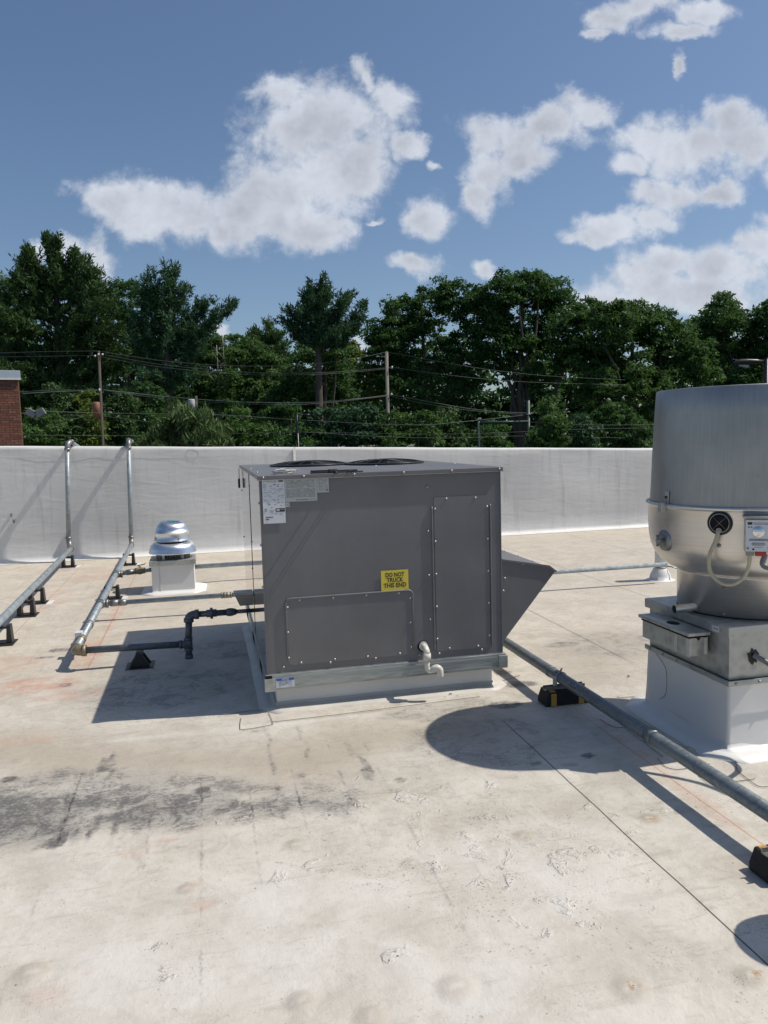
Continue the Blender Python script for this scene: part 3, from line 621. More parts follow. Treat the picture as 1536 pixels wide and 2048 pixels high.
# lid with turned-down lip
m = MB().box((-.004, -.004, 1.390), (UW + .004, UD + .004, 1.414)); m.obj('lid', MAT['unit_lid'], unit, .0035)
rbox('lid_lip_edge', (-.006, -.0065, 1.3865), (UW + .006, -.003, 1.3905), MAT['zinc'], unit)
rbox('panel_bottom_edge', (.014, .005, UR - .0015), (UW - .014, .0125, UR + .0015), MAT['zinc'], unit)
# low access door with rounded raised bead
def rrpath(x0, z0, x1, z1, r, y, n=6):
    p = []
    for cx, cz, a0 in ((x0+r, z0+r, math.pi), (x0+r, z1-r, math.pi/2), (x1-r, z1-r, 0)):
        for k_ in range(n+1):
            a_ = (a0 - (k_/n)*math.pi/2) if a0 != math.pi else (1.5*math.pi - (k_/n)*math.pi/2)
            p.append((cx + r*math.cos(a_), y, cz + r*math.sin(a_)))
    return p
pd = []
for k_ in range(7): a_ = math.pi + math.pi/2 - k_/6*math.pi/2; pd.append((.165 + .03*math.cos(a_), .302 + .03*math.sin(a_)))
for k_ in range(7): a_ = math.pi - k_/6*math.pi/2; pd.append((.165 + .03*math.cos(a_), .652 + .026*math.sin(a_)))
for k_ in range(7): a_ = math.pi/2 - k_/6*math.pi/2; pd.append((.883 + .03*math.cos(a_), .652 + .026*math.sin(a_)))
pd.append((.913, .272))
MB().prism(pd, 'y', .0075, .013).obj('access_door', MAT['unit'], unit, .001)
bp = [(.133, .008, .31)] + [(.133, .008, .64)] + [(.160 + .027*math.cos(a_), .008, .650 + .027*math.sin(a_)) for a_ in np.linspace(math.pi, math.pi/2, 6)] + \
     [(.885 + .028*math.cos(a_), .008, .650 + .027*math.sin(a_)) for a_ in np.linspace(math.pi/2, 0, 6)] + [(.913, .008, .30)]
MB().tube(bp, .0065, 8).obj('door_bead', MAT['unit'], unit)
# tall access panel with two ribs
MB().box((1.062, .0072, .275), (1.418, .013, 1.243)).obj('tall_panel', MAT['unit'], unit, .001)
for xr in (1.049, 1.428): MB().tube([(xr, .0095, .285), (xr, .0075, .30), (xr, .0075, 1.17), (xr, .0095, 1.185)], .0055, 8).obj('panel_rib', MAT['unit'], unit)
# screws
sm = MB().lathe([(0, -.0060), (.0028, -.0060), (.0046, -.0050), (.0052, -.0022), (.0078, -.0016), (.0078, 0)], (0, 0, 0), (0, 1, 0), 12)
sm2 = bpy.data.meshes.new('screw'); sm2.from_pydata(sm.v, [], sm.f); sm2.polygons.foreach_set('use_smooth', [True]*len(sm.f))
SCREWS = [(.214,.664),(.418,.664),(.622,.665),(.825,.663),(.142,.625),(.139,.474),(.138,.319),(.211,.283),(.416,.285),(.62,.284),(.823,.284),(.388,.268),(.669,.268),(.105,.267),
          (1.023,1.309),(1.022,1.035),(1.021,.761),(1.023,.483),(1.143,1.242-.012),(1.332,1.228),(1.068,1.17),(1.067,.968),(1.067,.765),(1.067,.56),(1.066,.355),(1.144,.289),(1.334,.287),(1.358,.262),
          (1.077,.262),(1.407,1.169),(1.408,.966),(1.408,.762),(1.409,.557),(1.41,.35),(.898,.627),(.896,.474),(.897,.319),(.948,.266)]
for x, z in SCREWS: put('screw', sm2, MAT['zinc'], unit, (x, .0073, z), (0, random.random()*6, 0))
for x in (.03,.266,.569,.873,1.177,1.488): put('screw', sm2, MAT['zinc'], unit, (x, -.0042, 1.402), (0, random.random()*6, 0))
for y, z in ((.06,1.25),(.06,1.0),(.06,.75),(.06,.5),(1.04,1.3),(1.04,.9),(1.08,.7),(1.04,.45),(2.2,1.2),(2.2,.8)): put('screw', sm2, MAT['black_metal'], unit, (.006, y, z), (0, 0, -math.pi/2))
for x, y in ((.03,.5),(.03,1.2),(.25,1.0),(.9,.9),(.6,1.6),(1.46,.8)): put('screw', sm2, MAT['zinc'], unit, (x, y, 1.4145), (-math.pi/2, 0, 0))
# condenser fan guards
for cx, cy_ in ((.50, 1.52), (1.06, 1.30)):
    g = MB()
    for rr in np.linspace(.05, .29, 9): g.tube([(cx + rr*math.cos(a_), cy_ + rr*math.sin(a_), 1.416 + .036*(1-(rr/.31)**2)**.6) for a_ in np.linspace(0, 2*math.pi, 37)], .0022, 5, False)
    for a_ in np.linspace(0, 2*math.pi, 16, endpoint=False): g.tube([(cx + rr*math.cos(a_), cy_ + rr*math.sin(a_), 1.417 + .036*(1-(rr/.31)**2)**.6) for rr in np.linspace(.03, .30, 7)], .0025, 5, False)
    fo = g.obj('fan_guard', MAT['black_metal'], unit)
    MB().lathe([(.30, .0), (.305, .012), (.285, .016), (.28, .004), (0, .003)], (cx, cy_, 1.4145)).obj('orifice_ring', MAT['black_metal'], fo)
    MB().lathe([(0, .018), (.05, .018), (.055, .012), (.055, 0)], (cx, cy_, 1.416), seg=24).obj('fan_hub', MAT['black'], fo)
    bl = MB()
    for k_ in range(4):
        a_ = k_*math.pi/2 + .4
        def pt(r, da, dz): return (cx + r*math.cos(a_+da), cy_ + r*math.sin(a_+da), 1.418 + dz*.6)
        bl.add([pt(.05,-.3,.002), pt(.05,.3,.014), pt(.24,.32,.018), pt(.25,-.28,.0)], [(0,1,2,3)])
    bl.obj('fan_blades', MAT['black'], fo)
# outdoor air hood on the right side
hood = [(1.505, .27), (1.505, .822), (1.835, .757), (1.885, .722)]
m = MB().prism(hood, 'y', .05, 1.35); m.obj('air_hood', MAT['unit'], unit, .003)
for y in (.045, 1.352): MB().prism([(1.50, .830), (1.842, .765), (1.895, .724), (1.885, .716), (1.836, .752), (1.50, .818)], 'y', y - .003, y + .006).obj('hood_edge', MAT['unit'], unit)
rbox('hood_flange', (1.503, .022, .262), (1.509, .052, .84), MAT['unit'], unit, .001)
for (x, z) in ((1.524, .62), (1.535, .70), (1.66, .785)): put('screw', sm2, MAT['zinc'], unit, (x, .048, z))
for yy in (.25,.5,.75,1.0): put('screw', sm2, MAT['zinc'], unit, (1.82, yy, .764), (-math.pi/2, .2, 0))
# flue hood on the left side
fh = MB().prism([(0.004, .432), (-.095, .432), (-.128, .508), (-.128, .520), (.004, .520)], 'y', 1.075, 1.19); fh.obj('flue_hood', MAT['unit_side'], unit, .003)
rbox('flue_hood_rim', (-.134, 1.069, .512), (.003, 1.195, .526), MAT['rail'], unit, .002)
rbox('torn_tape', (-.012, UD - .05, 1.30), (-.006, UD - .01, 1.385), MAT['strip'], unit)
rbox('side_clip', (-.022, UD - .06, 1.22), (-.004, UD - .03, 1.30), MAT['black_metal'], unit)
# labels
def text(body, size, loc, mat, parent, name='lettering', bold=0.0, w=None, shear=0.0, axis='front', th=.0006):
    cu = bpy.data.curves.new('t', 'FONT'); cu.body = body; cu.size = size; cu.align_x = 'CENTER'; cu.align_y = 'CENTER'
    cu.extrude = th; cu.offset = bold; cu.shear = shear; cu.resolution_u = 3; cu.space_line = 1.0
    o = bpy.data.objects.new('t', cu); COL.objects.link(o); bpy.context.view_layer.update()
    me_ = bpy.data.meshes.new_from_object(o.evaluated_get(bpy.context.evaluated_depsgraph_get())); bpy.data.objects.remove(o)
    xs_ = [v.co.x for v in me_.vertices]; sx_ = (w / (max(xs_) - min(xs_))) if w else 1
    for v in me_.vertices:
        x_, y_, z_ = v.co; v.co = (loc[0] + x_*sx_, loc[1] - z_, loc[2] + y_)
    me_.materials.clear(); me_.name = name
    return link(name, me_, mat, parent)
def label(x0, x1, z0, z1, mat, name, y=.0125, th=.0009):
    return rbox(name, (x0, y - .0055 - th, z0), (x1, y - .0055, z1), mat, unit)
FY = .0125
yl = label(.717, .889, .682, .808, MAT['yellow'], 'warning_sticker'); yl['label'] = 'yellow sticker reading DO NOT TRUCK THIS END'
FYT = FY - .0055 - .0012
for s_, z, w in (('DO NOT', .779, .118), ('TRUCK', .747, .104), ('THIS END', .714, .143)): text(s_, .037, (.804, FYT, z), MAT['ink'], yl, 'lettering', .0009, w)
rbox('small_print', (.862, FYT - .0004, .6865), (.882, FYT + .0002, .689), MAT['fineink'], yl)
def lines(par, x0, x1, z0, z1, rows, seed, h=.0022, gap=.35, mat='fineink'):
    r = random.Random(seed); m = MB()
    for k_ in range(rows):
        z = z1 - (k_ + .5) * (z1 - z0) / rows; x = x0 + r.random() * .004
        while x < x1 - .006:
            l_ = .004 + r.random() * .016; e = min(x + l_, x1 - r.random()*.004)
            if r.random() > gap * .3: m.box((x, FYT - .0003, z - h/2), (e, FYT + .0002, z + h/2))
            x = e + .0015 + (r.random() * .02 if r.random() < gap else 0)
    return m.obj('fine_print', MAT[mat], par)
lw = label(.023, .153, 1.132, 1.386, MAT['label_w'], 'rating_plate')
lines(lw, .030, .110, 1.372, 1.382, 2, 1, .002); lines(lw, .048, .148, 1.345, 1.364, 2, 2, .0055, .9, 'fineink'); lines(lw, .030, .148, 1.262, 1.340, 11, 3, .0022, .9); lines(lw, .030, .148, 1.222, 1.258, 4, 4, .0032, 1.4)
lines(lw, .060, .088, 1.196, 1.212, 3, 5, .0018); lines(lw, .036, .145, 1.183, 1.191, 2, 6, .0022, 1.2); lines(lw, .036, .080, 1.168, 1.171, 1, 7, .005, 0, 'ink'); lines(lw, .036, .062, 1.155, 1.158, 1, 8, .005, 0, 'ink'); lines(lw, .036, .064, 1.137, 1.141, 1, 9, .0015)
rbox('shaded_cell', (.027, FYT + .0001, 1.342), (.048, FYT + .0003, 1.366), MAT['label_g'], lw)
ov = MB().prism([(.132 + .0155*math.cos(a_), 1.379 + .0055*math.sin(a_)) for a_ in np.linspace(0, 2*math.pi, 24, endpoint=False)], 'y', FYT - .0003, FYT + .0004).obj('oval_logo', MAT['ink'], lw)
text('Carrier', .0085, (.132, FYT - .0006, 1.379), MAT['label_w'], lw, 'lettering', 0, .022, .25, th=.0002)
MB().tube([(.040 + .007*math.cos(a_), FYT - .0002, 1.213 + .007*math.sin(a_)) for a_ in np.linspace(0, 5.6, 18)], .0012, 4).obj('round_mark', MAT['ink'], lw)
rbox('dark_badge', (.096, FYT - .0006, 1.199), (.150, FYT + .0002, 1.220), MAT['ink'], lw, .001)
rbox('badge_panel', (.1005, FYT - .0009, 1.2035), (.1195, FYT - .0003, 1.2160), MAT['label_g'], lw)
rbox('badge_line', (.1225, FYT - .0009, 1.209), (.1465, FYT - .0003, 1.2145), MAT['fineink'], lw)
lg = label(.154, .344, 1.255, 1.3865, MAT['label_g'], 'caution_label')
lines(lg, .160, .333, 1.336, 1.382, 8, 11, .0026, .12); lines(lg, .160, .336, 1.278, 1.332, 9, 12, .0026, .12); lines(lg, .216, .296, 1.2625, 1.2665, 1, 13, .0034, 0, 'ink'); lines(lg, .300, .340, 1.263, 1.266, 1, 14, .0026, .2)
ls = label(.3455, .4155, 1.302, 1.3865, MAT['label_g'], 'small_notice_label')
lines(ls, .350, .411, 1.312, 1.383, 11, 15, .0026, .2); rbox('small_mark', (.400, FYT - .0004, 1.311), (.411, FYT + .0002, 1.321), MAT['fineink'], ls)
lt = label(.1545, .179, 1.224, 1.2525, MAT['label_g'], 'tiny_label'); MB().prism([(.157, 1.243), (.176, 1.228), (.176, 1.236)], 'y', FYT - .0004, FYT + .0002).obj('small_mark', MAT['fineink'], lt)
MB().prism([(.168, 1.25), (.175, 1.25), (.1715, 1.244)], 'y', FYT - .0004, FYT + .0002).obj('small_mark', MAT['ink'], lt)
ln = rbox('notice_sticker', (.056, -.0105, .146), (.166, -.0093, .206), MAT['label_w'], unit); ln['label'] = 'white and blue NOTICE sticker'
rbox('blue_band', (.058, -.0112, .189), (.164, -.0103, .205), MAT['blue'], ln); text('NOTICE', .015, (.111, -.0116, .197), MAT['label_w'], ln, 'lettering', .0004, .040, th=.0002)
FYT = -.0108; lines(ln, .070, .150, .161, .186, 4, 20, .0026, .1); lines(ln, .070, .090, .151, .155, 1, 21, .002); lines(ln, .124, .160, .151, .155, 1, 22, .002)
# condensate drain trap in white plastic
MB().lathe([(.032, -.002), (.032, .004)], (.972, .010, .318), (0, 1, 0), 24).obj('rubber_grommet', MAT['hole'], unit)
MB().prism([(.972 + .034*math.cos(a_), .316 + .034*math.sin(a_)) for a_ in np.linspace(0, 2*math.pi, 24, endpoint=False)], 'y', .0055, .0118).obj('drain_opening', MAT['hole'], unit)
dt = MB().tube([(.972, .03, .322), (.972, -.02, .322), (.973, -.05, .318), (.975, -.066, .302), (.975, -.07, .285)], .020, 16); dto = dt.obj('drain_trap', MAT['pvc'], unit)
MB().tube([(.975, -.07, .292), (.975, -.07, .250)], .0245, 16).obj('coupling', MAT['pvc'], dto)
MB().tube([(.972, -.014, .322), (.972, -.002, .322)], .028, 16).obj('coupling', MAT['pvc'], dto)
MB().tube([(.975, -.07, .258), (.974, -.07, .215), (.976, -.072, .196), (.988, -.078, .184), (1.004, -.085, .188), (1.014, -.09, .202)] , .017, 16).obj('trap_bend', MAT['pvc'], dto)
MB().tube(bez([(1.004, -.085, .186), (1.014, -.09, .200), (1.032, -.095, .204), (1.046, -.098, .192), (1.048, -.10, .172), (1.048, -.10, .150)], 5), .0205, 16).obj('outlet_elbow', MAT['pvc'], dto)
# things lying on the lid
coil = MB()
for k_ in range(4):
    ph = random.random()*6
    coil.tube([(.165 + (.058 + .012*math.sin(3*a_+ph))*math.cos(a_), .16 + (.085 + .014*math.cos(2*a_+ph))*math.sin(a_) - .03, 1.42 + .004*k_ + .006*(1+math.sin(a_*2+ph))) for a_ in np.linspace(0, 2*math.pi, 30)], .0032, 6, False)
coil.tube(bez([(.2, .1, 1.425), (.24, .13, 1.44), (.26, .12, 1.435)], 5), .003, 6)
co = coil.obj('cable_coil', MAT['wire']); tag(co, 'small coil of pale cable lying on the grey unit lid', 'cable')
bt = thing('black_strap_bundle', (.47, .06, 1.4145), 'flat black bundle of straps on the front edge of the unit lid', 'strap')
rbox('strap', (.315, .022, 1.4155), (.455, .045, 1.424), MAT['black'], bt, .002)
rbox('strap', (.318, .060, 1.4155), (.460, .085, 1.432), MAT['black'], bt, .002)
rbox('strap', (.46, -.002, 1.4155), (.625, .016, 1.4225), MAT['black'], bt, .002)
rbox('strap', (.45, .045, 1.4155), (.60, .080, 1.430), MAT['black'], bt, .003)
rbox('buckle', (.425, .01, 1.4155), (.475, .075, 1.436), MAT['black'], bt, .005)
MB().tube([(.462, .02, 1.425), (.455, -.04, 1.42), (.452, -.055, 1.416)], .006, 6).obj('strap_end', MAT['black'], bt)
MB().tube([(.535, .03, 1.424), (.538, -.06, 1.42)], .0055, 6).obj('strap_end', MAT['black'], bt)
MB().tube([(.556, .03, 1.424), (.562, -.066, 1.42)], .0045, 6).obj('strap_end', MAT['black'], bt)

# ------------------------------------------------------------------ gas piping
PR = .030
def P2(y):                                     # centre line of the near pipe run
    t = (y - 1.30) / (7.0 - 1.30); return Vector((-1.268 - .085*t, y, .145 + .055*t))
def P1(y):
    t = (y - 2.3) / (6.9 - 2.3); return Vector((-1.995 - .155*t, y, .20))
run = thing('gas_pipe_run', (-1.3, 4, 0), 'grey gas pipe run with three branches, rising over the wall beside the mushroom fan', 'pipe')
def seg(name, a, b, r, mat, par, n=16): return MB().tube([a, b], r, n).obj(name, MAT[mat], par)
TOP2 = Vector((-1.318, 7.035, 1.655))
seg('pipe', P2(1.30), P2(6.93), PR, 'pipe', run)
seg('riser', Vector((-1.362, 7.03, .24)), Vector((-1.324, 7.03, 1.60)), .029, 'pipe', run)
def elbow(name, a, c, b, r, mat, par):
    o = MB().tube(arc_elbow(a, c, b, 8), r, 16).obj(name, MAT[mat], par)
    for p, q in ((a, c), (b, c)):
        p, q = Vector(p), Vector(q); d_ = (p - q).normalized(); MB().tube([p - d_*.012, p + d_*.016], r*1.14, 16).obj('elbow_collar', MAT[mat], o)
    return o
elbow('elbow', P2(6.90), P2(7.03) + Vector((0, 0, .0)), (-1.362, 7.03, .30), .033, 'fitting', run)
elbow('elbow', (-1.3245, 7.03, 1.575), (-1.322, 7.03, 1.672), (-1.322, 7.14, 1.672), .035, 'fitting', run)
seg('pipe', Vector((-1.322, 7.12, 1.67)), Vector((-1.322, 7.60, 1.66)), .029, 'pipe', run)
def tee(name, p, d_, r=.037, l=.05, mat='fitting', br=None, par=None):
    p, d_ = Vector(p), Vector(d_).normalized(); o = MB().tube([p - d_*l, p + d_*l], r, 16).obj(name, MAT[mat], par)
    for s_ in (-1, 1): MB().tube([p + d_*l*s_*.7, p + d_*l*s_*1.05], r*1.12, 16).obj('tee_collar', MAT[mat], o)
    if br is not None:
        b = Vector(br).normalized(); MB().tube([p, p + b*l*1.3], r, 16).obj('tee_branch', MAT[mat], o); MB().tube([p + b*l*1.05, p + b*l*1.45], r*1.12, 16).obj('tee_collar', MAT[mat], o)
    return o
tee('tee', P2(4.50), (0, 1, 0), br=(1, .05, 0), par=run)
A0, A1 = Vector((-1.25, 4.50, .187)), Vector((-.96, 4.575, .193))
seg('pipe', A0, A1, .026, 'pipe', run); seg('pipe', A1, Vector((3.2, 4.66, .2)), .026, 'pipe', run)
vc = Vector((-1.06, 4.55, .193)); vo_ = MB().tube([vc + Vector((-.055, -.01, 0)), vc + Vector((-.03, -.005, 0)), vc, vc + Vector((.03, .005, 0)), vc + Vector((.055, .01, 0))], [.034, .036, .044, .036, .034], 14).obj('ball_valve', MAT['brass'], run)
MB().tube([vc, vc + Vector((0, 0, .065))], .012, 8).obj('valve_stem', MAT['brass'], vo_)
MB().tube([vc + Vector((-.03, 0, .058)), vc + Vector((0, 0, .066)), vc + Vector((.05, 0, .070)), vc + Vector((.066, 0, .09))], .006, 6).obj('valve_handle', MAT['fitting'], vo_)
seg('coupling', Vector((-1.205, 4.51, .189)), Vector((-1.12, 4.53, .19)), .032, 'fitting', run)
tee('tee', P2(2.92), (0, 1, 0), br=(1, 0, .02), par=run)
B0 = P2(2.92); B1 = Vector((4.42, 2.72, .20))
seg('pipe', B0, B1, .0225, 'pipe', run)
def alongB(x): return B0.lerp(B1, (x - B0.x) / (B1.x - B0.x))
for x, l in ((-1.165, .035), (-1.09, .03)): seg('coupling', alongB(x - l), alongB(x + l), .031, 'fitting', run)
seg('compression_coupling', alongB(-.20), alongB(-.10), .0275, 'brass', run)
for q in (-.193, -.165, -.138, -.108): seg('coupling_ring', alongB(q - .006), alongB(q + .006), .0305, 'fitting', run)
for y, mt in ((2.10, 'fitting'), (1.62, 'brass')): seg('coupling', P2(y - .035), P2(y + .035), .036, mt, run)
rbox('pipe_tag', tuple(P2(1.66) + Vector((-.045, -.03, .018))), tuple(P2(1.66) + Vector((.005, .05, .052))), MAT['label_w'], run)
elbow('elbow', P2(1.36), P2(1.30), P2(1.30) + Vector((.06, -.003, -.001)), .037, 'brass', run)
G0 = P2(1.30); G1 = Vector((-.475, 1.275, .135))
seg('pipe', G0 + Vector((.03, 0, 0)), G1, .025, 'darkpipe', run)
o = tee('tee', (-.475, 1.275, .135), (0, 0, 1), .029, .045, 'darkpipe', (-1, 0, 0), run)
seg('drip_leg', Vector((-.475, 1.275, .14)), Vector((-.475, 1.275, .055)), .024, 'darkpipe', run); seg('drip_cap', Vector((-.475, 1.275, .055)), Vector((-.475, 1.275, .025)), .030, 'darkpipe', run)
seg('pipe', Vector((-.475, 1.275, .14)), Vector((-.463, 1.275, .32)), .025, 'darkpipe', run)
elbow('elbow', (-.464, 1.275, .315), (-.462, 1.275, .352), (-.405, 1.275, .352), .032, 'darkpipe', run)
seg('pipe', Vector((-.42, 1.275, .352)), Vector((-.18, 1.275, .350)), .023, 'darkpipe', run)
un_ = seg('pipe_union', Vector((-.335, 1.275, .352)), Vector((-.26, 1.275, .352)), .029, 'darkpipe', run); seg('union_nut', Vector((-.308, 1.275, .352)), Vector((-.288, 1.275, .352)), .042, 'darkpipe', un_)
MB().tube([(-.19, 1.275, .350), (-.165, 1.275, .350), (-.145, 1.275, .350), (-.115, 1.275, .350)], [.026, .031, .029, .020], 14).obj('reducer', MAT['darkpipe'], run)
seg('pipe', Vector((-.12, 1.275, .350)), Vector((.006, 1.275, .350)), .0155, 'darkpipe', run)
run2 = thing('gas_pipe_riser', (-2.1, 4, 0), 'grey gas pipe at the far left running along the roof and up over the wall', 'pipe')
seg('pipe', P1(-1.5), P1(6.85), .033, 'pipe', run2)
seg('riser', Vector((-2.198, 7.0, .27)), Vector((-2.133, 7.0, 1.60)), .031, 'pipe', run2)
elbow('elbow', P1(6.83), P1(7.0) + Vector((-.03, 0, 0)), (-2.194, 7.0, .335), .037, 'fitting', run2)
elbow('elbow', (-2.134, 7.0, 1.575), (-2.130, 7.0, 1.675), (-2.095, 7.09, 1.672), .037, 'fitting', run2)
seg('pipe', Vector((-2.095, 7.08, 1.67)), Vector((-2.06, 7.50, 1.60)), .031, 'pipe', run2)
big = thing('large_gas_pipe', (1.72, 0, .15), 'thick weathered gas pipe running diagonally across the roof to the right foreground', 'pipe')
BX = lambda y: Vector((1.722 - .006*y, y, .152))
seg('pipe', BX(-6.5), BX(6.2), .034, 'bigpipe', big, 24)
seg('coupling', BX(-1.36), BX(-1.30), .0395, 'bigpipe', big, 24); seg('coupling', BX(-.24), BX(-.20), .0365, 'bigpipe', big, 24)
# pipe supports
def block_stand(y0, label, x0=1.602):
    t = thing('pipe_support_block', (x0 + .14, y0 + .06, 0), label, 'pipe support', 'rubber pipe support blocks under the large pipe')
    m = MB(); x1 = x0 + .275
    m.prism([(x0, .002), (x0, .03), (x0 + .022, .088), (x1 - .022, .088), (x1, .03), (x1, .002)], 'y', y0, y0 + .125); m.obj('rubber_block', MAT['rubber'], t, .006)
    for xa in (x0 + .032, x1 - .066):
        MB().prism([(y0 - .0035, .004), (y0 - .0035, .072), (y0 + .006, .0895), (y0 + .119, .0895), (y0 + .1285, .072), (y0 + .1285, .004)], 'x', xa, xa + .034).obj('reflective_strip', MAT['amber'], t, .001)
    rbox('strut_channel', (x0 + .012, y0 + .034, .0895), (x1 - .008, y0 + .040, .112), MAT['fitting'], t, .001); rbox('strut_channel', (x0 + .012, y0 + .068, .0895), (x1 - .008, y0 + .074, .112), MAT['fitting'], t, .001); rbox('strut_channel', (x0 + .012, y0 + .0405, .0895), (x1 - .008, y0 + .0675, .094), MAT['fitting'], t)
    c = BX(y0 + .055)
    MB().tube([c + Vector((.036*math.cos(a_), 0, .036*math.sin(a_))) for a_ in np.linspace(-.6, math.pi + .6, 16)], .004, 6).obj('pipe_strap', MAT['zinc'], t)
    rbox('strap_leg', (c.x - .052, y0 + .045, .110), (c.x - .030, y0 + .060, .165), MAT['strip'], t)
    MB().tube([(c.x - .012, y0 + .035, c.z + .050), (c.x + .014, y0 + .075, c.z + .050)], .006, 8).obj('strap_bolt', MAT['fitting'], t)
block_stand(-.415, 'black rubber support block with amber strips under the large pipe beside the unit')
block_stand(-2.335, 'black rubber support block with amber strips at the right edge of the foreground', 1.575)
block_stand(3.4, 'black rubber support block hidden behind the hood under the large pipe')
def t_stand(x, y, ztop, label, turn=0, group='black plastic pipe stands', pads=0):
    t = thing('pipe_stand', (x, y, 0), label, 'pipe stand', group); h = ztop
    m = MB(); m.box((x - .098, y - .098, .0), (x + .098, y + .098, .009)); m.obj('base_plate', MAT['black'], t, .002)
    if turn:
        for s_ in (-1, 1):
            yy = y + s_*.055
            MB().prism([(x - .075, .009), (x - .022, h - .012), (x + .022, h - .012), (x + .075, .009)], 'y', yy - .007, yy + .007).obj('side_frame', MAT['black'], t, .002)
        rbox('saddle', (x - .026, y - .075, h - .014), (x + .026, y + .075, h), MAT['black'], t, .003)
    else:
        for s_ in (-1, 1):
            xx = x + s_*.058
            MB().prism([(xx - .024, .009), (xx - .014, h - .006), (xx + .014, h - .006), (xx + .024, .009)], 'y', y - .04, y + .04).obj('upright', MAT['black'], t, .003)
        MB().tube([(x - .075, y, h - .028), (x + .075, y, h - .028)], .014, 10).obj('roller', MAT['black'], t)
        rbox('cross_brace', (x - .04, y - .055, .009), (x + .04, y + .055, .020), MAT['black'], t)
    if pads:
        rbox('white_pad', (x - .11, y - .115, -.004), (x + .15, y + .10, .0035), MAT['curbskin'], t)
    return t
t_stand(-.823, 1.272, .106, 'black triangular plastic stand under the lower branch pipe in the unit shadow', 1)
t_stand(P1(6.45).x, 6.48, .165, 'black pipe stand under the far left pipe closest to the wall', 0, pads=1)
t_stand(P1(4.0).x, 4.02, .165, 'black pipe stand with pale pad, second from the wall under the far left pipe', 0, pads=1)
t_stand(P1(3.4).x, 3.42, .165, 'black pipe stand, third from the wall under the far left pipe', 0)
t_stand(P1(2.3).x, 2.33, .165, 'black pipe stand cut by the left edge of the picture', 0)
t_stand(P2(6.3).x, 6.34, .165, 'black pipe stand near the wall under the branched pipe run', 0, pads=1)
t_stand(P2(3.95).x, 3.98, .150, 'black pipe stand left of the mushroom fan curb under the branched pipe run', 0, pads=1)

# ------------------------------------------------------------------ small mushroom exhaust fan
mf = thing('mushroom_exhaust_fan', (-.68, 4.32, 0), 'small shiny aluminium mushroom exhaust fan on a white curb by the wall', 'exhaust fan')
X0, X1, Y0, Y1 = -.905, -.455, 4.10, 4.515
rbox('curb', (X0, Y0, 0), (X1, Y1, .302), MAT['curbskin'], mf, .006)
m = MB(); skirt(m, X0, Y0, X1, Y1, .12, .03, 14, 8); m.obj('base_flashing', MAT['curbskin'], mf)
rbox('curb_cap', (X0 - .02, Y0 - .02, .300), (X1 + .02, Y1 + .02, .356), MAT['sheet'], mf, .003)
for xx in (X0 + .08,): rbox('lap_strip', (xx, Y0 - .003, .02), (xx + .008, Y0 + .001, .298), MAT['strip'], mf)
FC = (-.68, 4.31, 0)
mm = MB()
for k_ in range(40):
    a_ = 2*math.pi*k_/40; mm.tube([(FC[0] + .178*math.cos(a_), FC[1] + .178*math.sin(a_), .354), (FC[0] + .178*math.cos(a_), FC[1] + .178*math.sin(a_), .43)], .0025, 4, False)
for z in np.linspace(.36, .425, 6): mm.tube([(FC[0] + .178*math.cos(a_), FC[1] + .178*math.sin(a_), z) for a_ in np.linspace(0, 2*math.pi, 30)], .002, 4, False)
mm.obj('bird_screen', MAT['fitting'], mf)
MB().lathe([(.13, .354), (.13, .43)], FC, seg=32).obj('inlet_throat', MAT['black_metal'], mf)
for a_ in (-.9, -2.2, .6, 2.2): rbox('support_post', (FC[0] + .165*math.cos(a_) - .012, FC[1] + .165*math.sin(a_) - .012, .354), (FC[0] + .165*math.cos(a_) + .012, FC[1] + .165*math.sin(a_) + .012, .44), MAT['shiny'], mf)
MB().lathe([(.254, .418), (.258, .424), (.254, .432), (.247, .465), (.232, .500), (.205, .525), (.172, .537), (0, .538)], FC).obj('lower_dome', MAT['shiny'], mf)
MB().lathe([(0, .425), (.25, .425), (.254, .420)], FC).obj('dome_underside', MAT['spun'], mf)
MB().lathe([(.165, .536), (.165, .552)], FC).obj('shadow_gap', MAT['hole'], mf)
MB().lathe([(.15, .5525), (.196, .551), (.198, .556), (.190, .562), (.184, .640), (.186, .643)], FC).obj('motor_band', MAT['shiny'], mf)
MB().lathe([(.186, .643), (.178, .646), (.168, .69), (.150, .725), (.120, .752), (.080, .766), (0, .769)], FC).obj('motor_dome', MAT['shiny'], mf)
MB().lathe([(0, .7695), (.045, .7692), (.048, .767)], FC, seg=24).obj('top_sticker', flat('green_sticker', (.05, .22, .15), .4), mf)
for a_ in (-1.15, -2.75, .3, 1.9): 
    c = Vector((FC[0] + .188*math.cos(a_), FC[1] + .188*math.sin(a_), .585)); MB().tube([c, c + Vector((.008*math.cos(a_), .008*math.sin(a_), 0))], .011, 10).obj('band_bolt', MAT['zinc'], mf)

